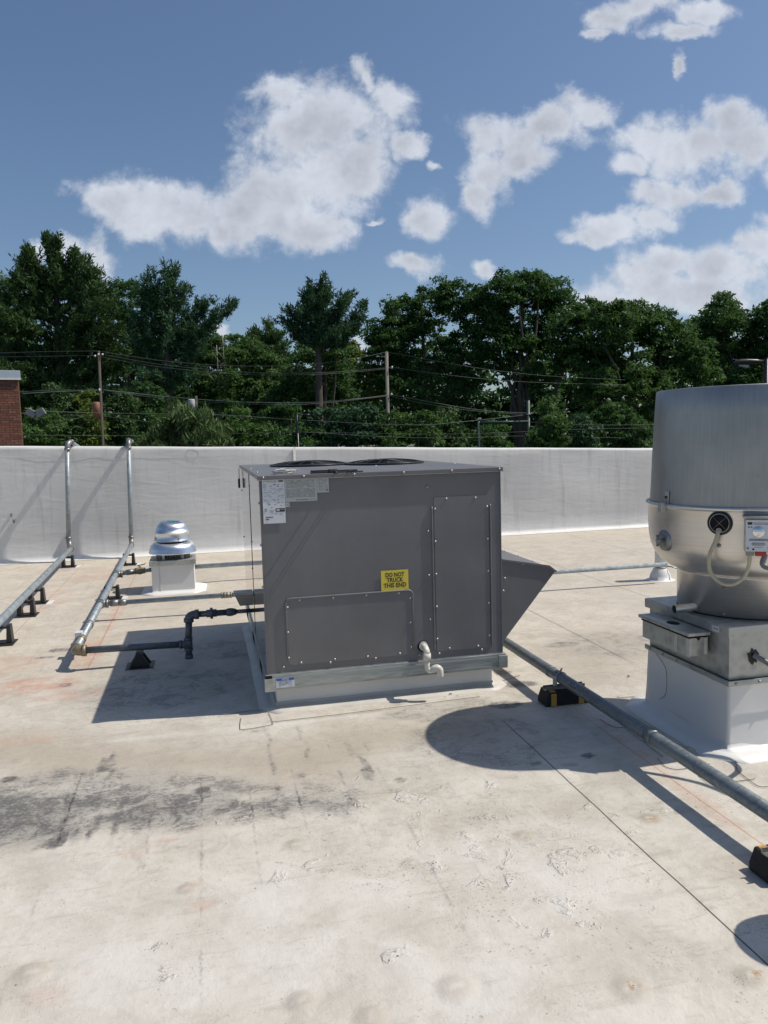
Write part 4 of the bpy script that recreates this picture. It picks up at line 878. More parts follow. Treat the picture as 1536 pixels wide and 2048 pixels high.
# ------------------------------------------------------------------ big upblast kitchen fan
AX = Vector((2.55, -.915, 0))
cb = thing('fan_curb', (2.545, -.915, 0), 'tall white membrane-wrapped curb under the big upblast fan', 'curb')
nbx = MB()
def wrapped(m, x0, y0, x1, y1, z1, seed):
    N = 40; loop = []
    for (a, b) in (((x0,y0),(x1,y0)), ((x1,y0),(x1,y1)), ((x1,y1),(x0,y1)), ((x0,y1),(x0,y0))):
        for i_ in range(N): t = i_/N; loop.append((a[0]+(b[0]-a[0])*t, a[1]+(b[1]-a[1])*t))
    cxm, cym = (x0+x1)/2, (y0+y1)/2; K = 10; vs = []
    for (x, y) in loop:
        for k_ in range(K):
            z = z1*k_/(K-1); q = mnoise.noise(Vector((x*5, y*5, z*4+seed)))*.008*min(1, (z1-z)*8)
            fl = .015*(1 - z/z1)**3
            dx, dy = (x-cxm), (y-cym); L = max(abs(dx), abs(dy)); vs.append((x + dx/L*(q+fl), y + dy/L*(q+fl), z))
    T = len(loop); m.add(vs, [(i_*K+k_, ((i_+1) % T)*K+k_, ((i_+1) % T)*K+k_+1, i_*K+k_+1) for i_ in range(T) for k_ in range(K-1)], True)
wrapped(nbx, 2.185, -1.275, 2.905, -.555, .362, 4); nbx.obj('membrane_wrap', MAT['curbskin'], cb)
m = MB(); skirt(m, 2.175, -1.285, 2.915, -.545, .14, .045, 30, 12); m.obj('base_flashing', MAT['curbskin'], cb)
for a, b in (((2.168, -1.292, .344), (2.176, -.545, .371)), ((2.168, -1.298, .344), (2.92, -1.2925, .371))): rbox('termination_bar', a, b, MAT['rail'], cb, .001)
for yy in np.linspace(-1.25, -.6, 6): put('screw', sm2, MAT['zinc'], cb, (2.1675, yy, .357), (0, 0, -math.pi/2))
for xx in np.linspace(2.21, 2.88, 6): put('screw', sm2, MAT['zinc'], cb, (xx, -1.2985, .357))
MB().tube(bez([(2.172, -.66, .34), (2.174, -.74, .29), (2.174, -.76, .24), (2.172, -.76, .15), (2.17, -.735, .11), (2.168, -.70, .09)], 5), .0016, 5).obj('lap_edge', MAT['seal'], cb)
fan = thing('upblast_exhaust_fan', (2.545, -.915, .37), 'big metal upblast kitchen exhaust fan with tall grey windband and round bowl', 'exhaust fan')
rbox('base_box', (2.190, -1.270, .366), (2.900, -.560, .592), MAT['sheet'], fan, .003)
rbox('base_cap', (2.170, -1.292, .590), (2.922, -.538, .641), MAT['sheet'], fan, .003)
rbox('base_sticker', (2.1688, -1.215, .600), (2.1702, -1.165, .626), MAT['label_w'], fan)
MB().box((2.1683, -1.212, .615), (2.1689, -1.170, .6175)).box((2.1683, -1.212, .609), (2.1689, -1.173, .6115)).obj('fine_print', MAT['ink'], fan)
def ringc(z, r, pts): pass
bowl = [(.352, .868), (.375, .870), (.40, .880), (.435, .905), (.468, .945), (.490, .995), (.500, 1.05), (.505, 1.12), (.507, 1.205), (.512, 1.212), (.518, 1.220), (.514, 1.229), (.503, 1.231), (.498, 1.225)]
MB().lathe(bowl, AX, seg=128).obj('bowl', MAT['spun'], fan)
MB().lathe([(.497, 1.222), (.492, 1.30), (.484, 1.50), (.474, 1.70), (.466, 1.820), (.463, 1.824), (.459, 1.822), (.466, 1.7), (.484, 1.30), (.488, 1.222)], AX, seg=128).obj('windband', MAT['windband'], fan)
MB().lathe([(0, 1.24), (.2, 1.24), (.2, 1.60), (.19, 1.62), (0, 1.63)], AX, seg=48).obj('motor_cover', MAT['spun'], fan)
MB().lathe([(.2, 1.24), (.49, 1.235)], AX, seg=64).obj('inner_deck', MAT['black_metal'], fan)
MB().lathe([(.346, .640), (.350, .641), (.350, .850), (.354, .852), (.354, .858), (.350, .860), (.350, .870)], AX, seg=128).obj('neck', MAT['spun'], fan)
MB().lathe([(.3515, .645), (.3515, .652)], AX, seg=128).obj('neck_joint', MAT['hole'], fan)
def surf(px, py, R):                             # where a sight line meets the drum of radius R
    d_ = ray(px, py); ox, oy = CAM[0]-AX.x, CAM[1]-AX.y; a_ = d_[0]**2+d_[1]**2; b_ = 2*(ox*d_[0]+oy*d_[1]); c_ = ox*ox+oy*oy-R*R
    t = (-b_ - math.sqrt(b_*b_-4*a_*c_))/(2*a_); p = Vector(CAM + d_*t); n_ = Vector((p.x-AX.x, p.y-AX.y, 0)).normalized(); return p, n_
def disc(name, p, n_, r, h0, h1, mat, par, seg_=32, prof=None):
    return MB().lathe(prof or [(0, h1), (r*.96, h1), (r, h1*.8+h0*.2), (r, h0)], p, n_, seg_).obj(name, MAT[mat], par)
p, n_ = surf(1330, 1080, .497)
rp = disc('round_cover', p, n_, .058, -.03, .006, 'dull_zinc', fan)
u_ = n_.cross(Vector((0, 0, 1))).normalized()
MB().tube([p + n_*.004, p + n_*.05], .009, 8).obj('latch_stem', MAT['dull_zinc'], rp); MB().tube([p + n_*.045 + Vector((0,0,.030)) , p + n_*.045 - Vector((0,0,.030))], .007, 8).obj('latch_bar', MAT['dull_zinc'], rp)
p, n_ = surf(1440, 1046, .5035)
bv = disc('vent_ring', p, n_, .060, -.03, .010, 'black', fan)
disc('vent_face', p, n_, .046, 0, .0105, 'hole', bv)
u_ = Vector((0, 0, 1)).cross(n_).normalized(); vz = n_.cross(u_)
MB().tube([p + n_*.012 + (u_*math.cos(a_) + vz*math.sin(a_))*.046 for a_ in np.linspace(0, 2*math.pi, 32)], .0022, 6).obj('trim_ring', MAT['zinc'], bv)
for s_ in (1, -1): MB().tube([p + n_*.013 + (u_*.7 + vz*.7*s_)*.040, p + n_*.013 - (u_*.7 + vz*.7*s_)*.040], .0014, 4).obj('cross_rib', MAT['fitting'], bv)
pg = p + n_*.01 - vz*.036
MB().tube([pg - n_*.01, pg + n_*.014], .013, 12).obj('cable_gland', MAT['tubing'], bv)
# switch box with cover
ps, ns = surf(1514, 1068, .505); us = Vector((0, 0, 1)).cross(ns).normalized()
def obox(name, c, u, n, z, hu, hn, hz, mat, par, bev=.002):
    vs = [c + u*a*hu + n*b*hn + z*d_*hz for d_ in (-1, 1) for b in (-1, 1) for a in (-1, 1)]
    return MB().add(vs, [(0,1,3,2),(4,6,7,5),(0,4,5,1),(2,3,7,6),(0,2,6,4),(1,5,7,3)]).obj(name, MAT[mat], par, bev)
zz_ = Vector((0, 0, 1))
sb = obox('switch_box', ps + ns*.030, us, ns, zz_, .058, .030, .078, 'sheet', fan)
obox('switch_hood', ps + ns*.034 + zz_*.085, us, ns, zz_, .066, .036, .004, 'sheet', sb)
obox('cover_plate', ps + ns*.0615, us, ns, zz_, .055, .0015, .074, 'label_w', sb, .0005)
MB().lathe([(0, .0), (.024, .0), (.027, -.003)], ps + ns*.068 + zz_*.018, ns, 24).obj('switch_dial', MAT['shiny'], sb)
obox('logo_block', ps + ns*.0638 + us*-.038 + zz_*.058, us, ns, zz_, .010, .0004, .006, 'ink', sb, 0)
for z_, w_, h_ in ((.060, .038, .0012), (.054, .036, .0010), (-.018, .045, .0022), (-.024, .046, .0014), (-.036, .030, .0015), (-.041, .034, .0012), (-.046, .030, .0012), (-.056, .020, .001)):
    obox('fine_print', ps + ns*.0638 + zz_*z_ + us*(.01 if w_ < .04 and z_ > 0 else 0), us, ns, zz_, w_*.9, .0004, h_, 'fineink', sb, 0)
for a_, b_ in ((-.042, .040), (-.03, .040)): MB().lathe([(0, .0006), (.004, .0006), (.004, 0)], ps + ns*.0632 + us*a_ + zz_*b_, ns, 12).obj('small_mark', MAT['fineink'], sb)
for a_, b_, r_ in ((-.046, -.062, .0055), (-.022, -.066, .0045), (.046, -.062, .0055), (0.0, .083, .003)): MB().lathe([(0, .002), (r_, .002), (r_, 0)], ps + ns*.063 + us*a_ + zz_*b_, ns, 12).obj('cover_screw', MAT['fitting' if r_ > .005 else 'hole'], sb)
obox('gland_nut', ps + ns*.032 - us*.034 - zz_*.088, us, ns, zz_, .017, .015, .012, 'dull_zinc', sb)
obox('red_lever', ps + ns*.045 + us*.012 - zz_*.089, us, ns, zz_, .024, .014, .010, 'red', sb)
g0 = ps + ns*.032 - us*.034 - zz_*.098
tubepts = [pg, pg + n_*.02 - vz*.006]
for px, py, R3 in ((1431, 1082, .535), (1420, 1108, .540), (1418, 1132, .535), (1427, 1154, .525), (1448, 1168, .515), (1470, 1167, .515), (1489, 1152, .520), (1498, 1130, .528)): tubepts.append(surf(px, py, R3)[0])
tubepts += [g0 - zz_*.01, g0 + zz_*.01]
MB().tube(bez(tubepts, 6), .0095, 12).obj('flexible_tubing', MAT['tubing'], fan)
# grey conduit from the switch round to the base box
hole = Vector((2.325, -1.272, .485))
ld = ps + ns*.035 + us*.03 - zz_*.095
cd = [ld, ld - zz_*.06 + ns*.02 + us*.02, Vector((2.52, -1.62, .96)), Vector((2.60, -1.82, .96)), Vector((2.635, -1.90, .95)), Vector((2.59, -1.88, .88)), Vector((2.50, -1.74, .80)), Vector((2.46, -1.62, .68)), Vector((2.47, -1.52, .52)), Vector((2.42, -1.40, .42)), Vector((2.355, -1.31, .465)), hole]
MB().tube(bez(cd, 8), .0135, 12).obj('grey_conduit', MAT['conduit'], fan)
MB().prism([(2.325 + (.030 + .008*math.sin(k_*2.3))*math.cos(k_*.45), .478 + (.036 + .009*math.cos(k_*3.1))*math.sin(k_*.45)) for k_ in range(14)], 'y', -1.2745, -1.271).obj('torn_hole', MAT['black_metal'], fan)
for px, py in ((1438, 1091),):
    p, n_ = surf(px, py, .500); disc('bolt', p, n_, .010, -.006, .004, 'fitting', fan, 12)
for px, py in ((1450, 1178), (1448, 1229)):
    p, n_ = surf(px, py, .350); disc('bolt', p, n_, .009, -.002, .004, 'fitting', fan, 12)
# brackets at the rim
for ang in (math.radians(183), math.radians(-60), math.radians(60)):
    dn = Vector((math.cos(ang), math.sin(ang), 0)); uu = zz_.cross(dn)
    obox('rim_bracket', AX + dn*.532 + zz_*1.215, uu, dn, zz_, .015, .013, .024, 'sheet', fan, .001); obox('bracket_plate', AX + dn*.500 + zz_*1.262, uu, dn, zz_, .014, .003, .034, 'sheet', fan, .001)
    MB().tube([AX + dn*.498 + zz_*1.265, AX + dn*.51 + zz_*1.265], .007, 8).obj('bracket_bolt', MAT['black_metal'], fan)
p, n_ = surf(1388, 1214, .350); q = p + Vector((-.115, .006, -.004)); d_ = (q - p).normalized()
MB().tube([p - d_*.05, q], .022, 20, False).obj('drain_spout', MAT['spun'], fan)
MB().tube([p, q - d_*.004], .0195, 16).obj('spout_bore', MAT['hole'], fan)
# grease tray box on the left side of the base
gb = thing('grease_trap_box', (2.1, -.92, .46), 'shallow metal grease trap box with lid hung on the side of the big fan base', 'grease trap')
rbox('tray', (2.055, -1.135, .462), (2.166, -.705, .560), MAT['sheet'], gb, .002)
rbox('lid', (2.040, -1.155, .571), (2.166, -.685, .588), MAT['sheet'], gb, .002)
rbox('lid_gap', (2.051, -1.139, .558), (2.160, -.70, .572), MAT['hole'], gb)
MB().prism([(2.10 + .030*math.cos(a_), -.93 + .042*math.sin(a_)) for a_ in np.linspace(0, 2*math.pi, 24, endpoint=False)], 'z', .5875, .5888).obj('lid_hole', MAT['hole'], gb)
for y_ in (-1.02, -1.125): rbox('sealant_strip', (2.0525, y_ - .018, .462), (2.0555, y_ + .008, .556), MAT['strip'], gb)
for x_ in (2.055, 2.143): rbox('sealant_strip', (x_, -1.1385, .47), (x_ + .016, -1.1352, .555), MAT['strip'], gb)
MB().prism([(2.098, .556), (2.122, .556), (2.110, .543)], 'y', -1.1375, -1.1345).obj('notch', MAT['hole'], gb)

# white vent pipe with boot
vp_ = thing('plumbing_vent_pipe', (4.46, 2.90, 0), 'white plumbing vent pipe with a taped boot behind the big fan', 'vent pipe')
MB().tube([(4.46, 2.90, 0), (4.46, 2.90, .62)], .058, 20).obj('pipe', MAT['curbskin'], vp_)
MB().lathe([(.16, .002), (.115, .012), (.105, .06), (.088, .09), (.075, .12), (.06, .135), (.058, .14)], (4.46, 2.90, 0), seg=24).obj('boot', MAT['curbskin'], vp_)
MB().tube([(4.46 + .062*math.cos(a_), 2.90 + .062*math.sin(a_), .145 + .008*math.sin(a_)) for a_ in np.linspace(0, 6.3, 20)] + [(4.54, 2.82, .15), (4.60, 2.78, .13)], .007, 6).obj('clamp', MAT['fitting'], vp_)

# low vent just outside the right edge: its shadow falls into the foreground
rv = thing('roof_vent_cap', (2.02, -2.62, 0), 'round metal vent cap just outside the right edge of the foreground', 'vent')
MB().tube([(1.90, -2.67, 0), (1.90, -2.67, .62)], .045, 20).obj('pipe', MAT['sheet'], rv)
MB().lathe([(0, .74), (.10, .74), (.14, .71), (.15, .66), (.15, .62), (.10, .61), (0, .61)], (1.90, -2.67, 0), seg=32).obj('cap', MAT['sheet'], rv)

# bits of debris
for px, py, s_ in ((901, 1391, .016), (890, 1396, .006), (915, 1393, .005), (762, 1412, .004), (1258, 1354, .014), (780, 1418, .005), (700, 1415, .004)):
    c = onz(px, py); vs = [c + Vector((random.uniform(-1,1)*s_, random.uniform(-1,1)*s_, random.uniform(.0,.8)*s_ + .004)) for _ in range(7)]
    m = MB().add(vs, [(0,1,2),(1,3,2),(3,4,5),(4,6,5),(0,5,6)]); o = m.obj('dry_leaf', flat('dry_leaf_brown', (.06, .04, .025), .8), fix=False)
    tag(o, {901: 'curled dark dry leaf on the roof in front of the unit curb', 1258: 'dark dry leaf on the roof between the hood and the big fan', 890: 'tiny crumb just left of the curled dry leaf', 915: 'tiny crumb just right of the curled dry leaf', 762: 'tiny crumb at the foot of the unit curb left of the drain shadow', 780: 'tiny crumb beside the shadow of the white drain trap', 700: 'leftmost tiny crumb on the cream strip before the unit curb'}[px], 'leaf', 'scraps of leaf litter on the roof')

# ------------------------------------------------------------------ beyond the parapet
GZ = -5.0
gm = flat('distant_grass', (.045, .06, .025), .9, 0, .3, .6)
g = MB(); g.add([(-600, -600, GZ), (600, -600, GZ), (600, 900, GZ), (-600, 900, GZ)], [(0, 1, 2, 3)]); go = g.obj('ground', gm); tag(go, kind='structure')
def m_leaf(name, dark, light, trans=.25):
    k = M(name); a = k.n('ShaderNodeAttribute'); a.attribute_name = 'tint'
    c = k.mix(a.outputs['Fac'], dark, light)
    k.set(Base_Color=c, Roughness=.6, Specular_IOR_Level=.12)
    tr = k.n('ShaderNodeBsdfTranslucent'); k.l(k.mix(.5, c, (.09, .17, .02)), tr.inputs[0])
    ms = k.n('ShaderNodeMixShader'); ms.inputs[0].default_value = trans
    k.l(k.b.outputs[0], ms.inputs[1]); k.l(tr.outputs[0], ms.inputs[2]); k.l(ms.outputs[0], k.o.inputs[0]); return k.m
LEAF = {'oak': m_leaf('dark_broad_leaves', (.028, .070, .026), (.070, .150, .048), .36), 'mid': m_leaf('mid_green_leaves', (.036, .084, .028), (.095, .175, .052), .36),
        'lime': m_leaf('yellow_green_leaves', (.065, .105, .022), (.15, .20, .045)), 'pine': m_leaf('blue_green_needles', (.024, .062, .036), (.062, .130, .066), .2),
        'spruce': m_leaf('dark_spruce_needles', (.024, .056, .024), (.075, .130, .045), .2), 'willow': m_leaf('narrow_pale_leaves', (.055, .095, .038), (.125, .180, .070))}
BARK = flat('grey_brown_bark', (.075, .060, .048), .9, 0, .3, 3, .6); PALEBARK = flat('pale_bark', (.24, .22, .19), .9, 0, .25, 3, .4)
def leaves_mesh(name, cen, rad, per, size, flatz=.75, aspect=1.6, seed=0, droop=0.0, out=.5):
    r = np.random.default_rng(seed); n = len(cen); idx = np.repeat(np.arange(n), per); N = len(idx)
    d_ = r.normal(size=(N, 3)); d_ /= np.linalg.norm(d_, axis=1)[:, None]; d_[:, 2] = np.where(d_[:, 2] < -.3, -d_[:, 2]*.6, d_[:, 2])
    rr = rad[idx] * (.35 + .7 * r.random(N)**.6); p = cen[idx] + d_ * rr[:, None] * np.array([1, 1, flatz])
    nrm = d_*out + r.normal(size=(N, 3))*.55 + np.array([0, 0, .35]); nrm /= np.linalg.norm(nrm, axis=1)[:, None]
    t = np.cross(nrm, r.normal(size=(N, 3))); t[:, 2] -= droop; t /= np.linalg.norm(t, axis=1)[:, None]; b = np.cross(nrm, t); b /= np.linalg.norm(b, axis=1)[:, None]
    s = size * (.6 + .8*r.random(N))[:, None]
    V_ = np.stack([p - t*s*aspect*.5, p + b*s*.32 , p + t*s*aspect*.5, p - b*s*.32], 1).reshape(-1, 3)
    me_ = np_mesh(name, V_, np.arange(4*N).reshape(-1, 4), False)
    tint = np.clip(.12 + r.random(n)[idx]*.6 + r.random(N)*.25, 0, 1)
    a_ = me_.attributes.new('tint', 'FLOAT', 'FACE'); a_.data.foreach_set('value', tint.astype(np.float32)); return me_
def crown_clumps(blobs, D, depth, cr, dens, seed):
    r = np.random.default_rng(seed); C_, R_ = [], []
    for (px, py, rx, ry) in blobs:
        c = np.array(at(px, py, D)) + np.array([0, 1, 0])*r.uniform(-.5, .5)*depth; ax, az = rx*D/F_PX, ry*D/F_PX; ay = min(max(ax*.85, .8), depth)
        n = max(4, int(dens * 4*math.pi*((ax*ay)**1.6/3+(ax*az)**1.6/3+(ay*az)**1.6/3)**(1/1.6) / (math.pi*cr*cr)))
        d_ = r.normal(size=(n, 3)); d_ /= np.linalg.norm(d_, axis=1)[:, None]; q = 1 - .42*r.random(n)**1.6
        C_.append(c + d_*np.array([ax, ay, az])*q[:, None]); R_.append(cr*(.55 + .9*r.random(n)))
    C_ = np.vstack(C_); R_ = np.concatenate(R_); keep = C_[:, 2] > GZ + .3
    return C_[keep], R_[keep]
def trunk_mesh(base, tops, r0, wig=.5, seed=0):
    rd = random.Random(seed); m = MB(); base = Vector(base)
    for k_, t in enumerate(tops):
        t = Vector(t); n = 9; pts = []; rs = []
        fork = .30 if k_ else 0
        a = base.lerp(Vector(tops[0]), fork) if k_ else base
        for i_ in range(n):
            q = i_/(n-1); p = a.lerp(t, q); p.z = a.z + (t.z - a.z)*(q**.8 if k_ else q)
            w = math.sin(q*math.pi)*wig; pts.append(p + Vector((rd.uniform(-.3,.3)*w, rd.uniform(-.3,.3)*w, 0))); rs.append((r0 if not k_ else r0*.55)*(1 - .82*q))
        m.tube(pts, rs, 7)
    return m
def broadleaf(name, blobs, D, kind, label, cat='tree', group='trees beyond the parapet', cr=.55, dens=1.35, per=78, size=.155, depth=4.0, seed=1, tr=.28, trunk_px=None, tops=5, bark=None):
    cx = sum(b[0]*b[2]*b[3] for b in blobs)/sum(b[2]*b[3] for b in blobs); bx = at(trunk_px or cx, 900, D)
    root = thing(name, (bx.x, bx.y, GZ), label, cat, group)
    C_, R_ = crown_clumps(blobs, D, depth, cr, dens, seed)
    link('crown', leaves_mesh('crown', C_, R_, per, size, .8, 1.5, seed+50), LEAF[kind], root)
    r = np.random.default_rng(seed+9); pick = C_[r.choice(len(C_), min(tops*4, len(C_)), replace=False)]; pick = pick[np.argsort(-pick[:, 2])][:tops*3]
    hi = C_[np.argmax(C_[:, 2] - .3*np.abs(C_[:, 0]-bx.x))]
    trunk_mesh((bx.x, bx.y, GZ), [hi*.9 + np.array([bx.x, bx.y, hi[2]])*.1] + list(pick[r.choice(len(pick), min(tops, len(pick)), replace=False)]), tr, .8, seed).obj('trunk', bark or BARK, root)
    return root
def pine(name, limbs, D, kind, label, trunk, seed=3, tuft=.42, needles=26, nl=.30, group='trees beyond the parapet', r0=.3, fill=1.0):
    # limbs: (start px,py, end px,py, spread px) ; boughs of needle tufts along each limb
    r = np.random.default_rng(seed); bx = at(trunk[0], 900, D); root = thing(name, (bx.x, bx.y, GZ), label, 'tree', group)
    C_, T_ = [], []; m = MB(); s = D/F_PX
    tp = [at(trunk[i_], trunk[i_+1], D) for i_ in range(0, len(trunk), 2)]; tp = [Vector((bx.x, bx.y, GZ))] + tp[1:] if len(tp) > 1 else tp
    tp2 = bez(tp, 5); m.tube(tp2, [r0*(1 - .85*i_/len(tp2)) for i_ in range(len(tp2))], 7)
    for (x0, y0, x1, y1, w) in limbs:
        dy = r.uniform(-1, 1)*abs(x1-x0)*s*.7 + r.uniform(-.6, .6); a = at(x0, y0, D); b = at(x1, y1, D) + Vector((0, dy, 0)); mid = a.lerp(b, .55) - Vector((0, 0, (b-a).length*.06))
        lp_ = bez([a, mid, b], 8); m.tube(lp_, [.09*(1 - .8*i_/len(lp_)) for i_ in range(len(lp_))], 5)
        L = (b-a).length; n = int((L*8 + 4) * (w/16.0)**.9 * fill) + 3
        for k_ in range(n):
            q = r.random()**.75; q = .12 + .9*q; i_ = min(int(q*(len(lp_)-1)), len(lp_)-1); p = lp_[i_]
            ww = w*s*(.35 + .65*math.sin(min(1, q*.9)*math.pi*.8)); off = r.normal(size=3)*np.array([.62, .85, .24])*ww
            C_.append(np.array(p) + off); T_.append(np.array(b - a)/max(L, .1)*.6 + np.array([0, 0, .7]) + r.normal(size=3)*.25)
    C_ = np.array(C_); T_ = np.array(T_); T_ /= np.linalg.norm(T_, axis=1)[:, None]; n = len(C_); idx = np.repeat(np.arange(n), needles); N = len(idx)
    p = C_[idx] + T_[idx]*(r.random(N)[:, None]-.5)*tuft*1.1 + r.normal(size=(N, 3))*tuft*.16
    d_ = T_[idx]*.7 + r.normal(size=(N, 3))*.55; d_ /= np.linalg.norm(d_, axis=1)[:, None]; b = np.cross(d_, r.normal(size=(N, 3))); b /= np.linalg.norm(b, axis=1)[:, None]
    L = nl*(.6 + .7*r.random(N))[:, None]; V_ = np.stack([p, p + d_*L*.5 + b*L*.13, p + d_*L, p + d_*L*.5 - b*L*.13], 1).reshape(-1, 3)
    me_ = np_mesh('crown', V_, np.arange(4*N).reshape(-1, 4), False); tint = np.clip(.1 + r.random(n)[idx]*.65 + r.random(N)*.25, 0, 1)
    a_ = me_.attributes.new('tint', 'FLOAT', 'FACE'); a_.data.foreach_set('value', tint.astype(np.float32)); link('crown', me_, LEAF[kind], root); m.obj('trunk', BARK, root); return root
# --- far woods that close the view low down
fw = []
r = np.random.default_rng(77)
for px in np.arange(-260, 1800, 34): fw += [(px + r.uniform(-14, 14), 775 + r.uniform(-35, 25), 44, 70 + r.uniform(-15, 20)), (px + r.uniform(-14, 14), 860 + r.uniform(-15, 15), 50, 70)]
C_, R_ = crown_clumps(fw, 78, 3.0, .9, .8, 5); o = link('far_woods', leaves_mesh('far_woods', C_, R_, 34, .42, .85, 1.4, 6), LEAF['oak']); tag(o, kind='stuff')
# --- named trees, left to right
broadleaf('broadleaf_tree', [(-60,640,75,90),(0,600,45,62),(-10,700,60,90),(25,660,35,60),(-90,740,80,90),(20,760,40,60)], 50, 'mid', 'leafy green tree at the far left edge behind the brick building', seed=11, cr=.5)
pine('tall_conifer', [(112,600,40,520,13),(112,590,60,505,10),(115,560,92,470,11),(118,560,112,485,10),(120,570,148,500,12),(120,600,165,520,14),(125,620,190,545,16),(110,620,45,560,20),(110,650,25,590,24),(125,650,205,580,24),
     (110,680,10,640,28),(125,680,215,620,28),(110,720,5,690,30),(125,720,230,660,30),(130,740,255,690,28),(110,760,10,740,30),(125,760,225,730,30),(110,800,20,780,32),(125,800,200,790,32),(115,640,80,610,28),(120,690,160,650,28),(115,730,75,700,30),(120,600,120,545,20),(125,770,165,740,30),(115,830,60,830,30),(125,830,180,830,30),(105,780,60,760,30)],
     46, 'spruce', 'tallest dark conifer at left with upright ragged top', (118,900,116,700,112,500), seed=21, tuft=.5, needles=30, nl=.30, fill=2.6)
broadleaf('broadleaf_tree', [(245,590,34,38),(270,620,34,45),(225,640,30,50),(255,690,50,60),(300,700,50,60)], 56, 'oak', 'dark rounded tree between the two left conifers', seed=13, cr=.5)
pine('white_pine', [(330,690,300,545,15),(332,690,330,530,13),(334,640,352,535,12),(332,650,285,575,16),(334,650,375,570,14),(334,680,400,595,14),(334,700,420,600,10),(336,725,470,592,9),(370,700,440,618,10),(334,720,410,650,14),(330,700,275,620,22),
     (330,720,265,670,24),(334,700,385,650,20),(330,740,280,710,22),(334,750,400,690,16),(334,690,335,600,24),(330,770,290,750,22),(334,780,380,740,20),(332,720,345,680,24)],
     44, 'pine', 'white pine with a long limb reaching out to the right', (333,900,334,720,332,560), seed=22, tuft=.38, needles=26, nl=.26, fill=2.0)
broadleaf('broadleaf_tree', [(395,720,34,55),(420,700,30,45),(450,705,34,42),(440,760,50,60),(480,700,26,35),(390,790,50,50)], 54, 'mid', 'thin mixed tree with pale stems right of the long pine limb', seed=14, cr=.42, dens=1.0, bark=PALEBARK, tr=.14)
pine('small_conifer', [(538,700,538,636,7),(538,690,510,660,10),(538,690,565,665,10),(538,720,500,670,12),(538,720,572,690,14),(538,740,505,700,16),(538,740,575,715,16),(538,700,540,670,14),(538,760,500,730,18),(538,760,575,750,18)],
     60, 'spruce', 'small pointed conifer peeking between the pines', (538,900,538,740,538,640), seed=23, tuft=.5, fill=2.2, r0=.2)
broadleaf('broadleaf_tree', [(500,730,45,55),(540,760,50,55),(480,790,45,45),(560,800,50,45),(515,690,28,35)], 50, 'mid', 'bright green bushy tree left of the centre pine', seed=15, cr=.45)
pine('white_pine', [(632,700,620,570,13),(634,690,640,560,13),(634,660,655,570,12),(634,640,610,590,14),(634,650,600,625,14),(632,680,575,615,13),(632,690,568,640,12),(632,700,590,655,14),(636,680,690,590,13),(640,690,705,585,9),(640,690,730,608,9),
     (640,700,728,632,11),(638,700,715,655,14),(636,700,680,660,16),(634,650,660,620,18),(634,620,630,590,18),(634,680,650,650,18),(655,690,700,680,10),(634,690,610,670,16)],
     42, 'pine', 'dark flat-topped white pine standing alone against the sky in the centre', (636,900,637,740,634,580), seed=24, tuft=.36, needles=26, nl=.25, fill=2.1)
broadleaf('broadleaf_tree', [(640,760,75,60),(600,800,70,50),(680,810,60,50),(640,710,50,25)], 47, 'oak', 'dark ivy-covered growth below the centre pine', seed=16, cr=.5)
broadleaf('broadleaf_tree', [(700,720,30,40),(690,760,36,45),(712,700,16,24),(720,780,30,40)], 52, 'lime', 'yellow-green tree in the gap right of the centre pine', seed=17, cr=.4, dens=1.1)
broadleaf('broadleaf_tree', [(780,660,42,50),(815,640,50,50),(860,615,52,42),(905,615,45,40),(870,590,28,20),(930,640,42,50),(790,720,60,60),(860,700,80,70),(930,720,60,70),(850,780,90,60),(765,695,34,50)], 50, 'oak', 'broad dark tree right of the second utility pole', seed=18, cr=.5, tr=.3)
broadleaf('broadleaf_tree', [(970,620,34,46),(1000,590,36,36),(1040,580,36,34),(1080,575,34,32),(1120,580,38,36),(1145,620,36,46),(1060,640,80,60),(1130,680,60,60),(990,680,50,60),(1080,720,80,60),(955,600,16,20),(1165,640,22,34)], 47, 'oak', 'tallest rounded broadleaf tree right of centre with visible trunks', seed=19, cr=.5, dens=1.7, tr=.34, trunk_px=1040, tops=7)
broadleaf('broadleaf_tree', [(1215,650,50,42),(1270,640,58,36),(1330,650,60,42),(1375,690,48,50),(1400,735,34,45),(1300,710,90,60),(1200,720,50,70),(1250,790,100,60),(1370,780,60,50),(1185,640,18,20)], 43, 'mid', 'spreading lighter tree behind the left side of the big fan', seed=20, cr=.42, size=.145, tr=.28, trunk_px=1290)
broadleaf('broadleaf_tree', [(1420,640,38,40),(1470,635,45,34),(1520,640,50,38),(1450,700,60,60),(1530,710,70,70),(1500,665,60,40),(1440,665,36,36),(1400,700,40,50),(1590,680,70,80),(1660,720,80,90),(1480,790,80,60)], 52, 'oak', 'dark tree at the right edge behind the big fan', seed=25, cr=.5, dens=1.8)
broadleaf('broadleaf_tree', [(1760,700,110,110),(1720,780,110,90)], 55, 'mid', 'tree just beyond the right edge of the picture', seed=26, cr=.6, dens=.6)
broadleaf('broadleaf_tree', [(-230,650,110,110),(-180,760,110,90)], 55, 'oak', 'tree just beyond the left edge of the picture', seed=27, cr=.6, dens=.6)
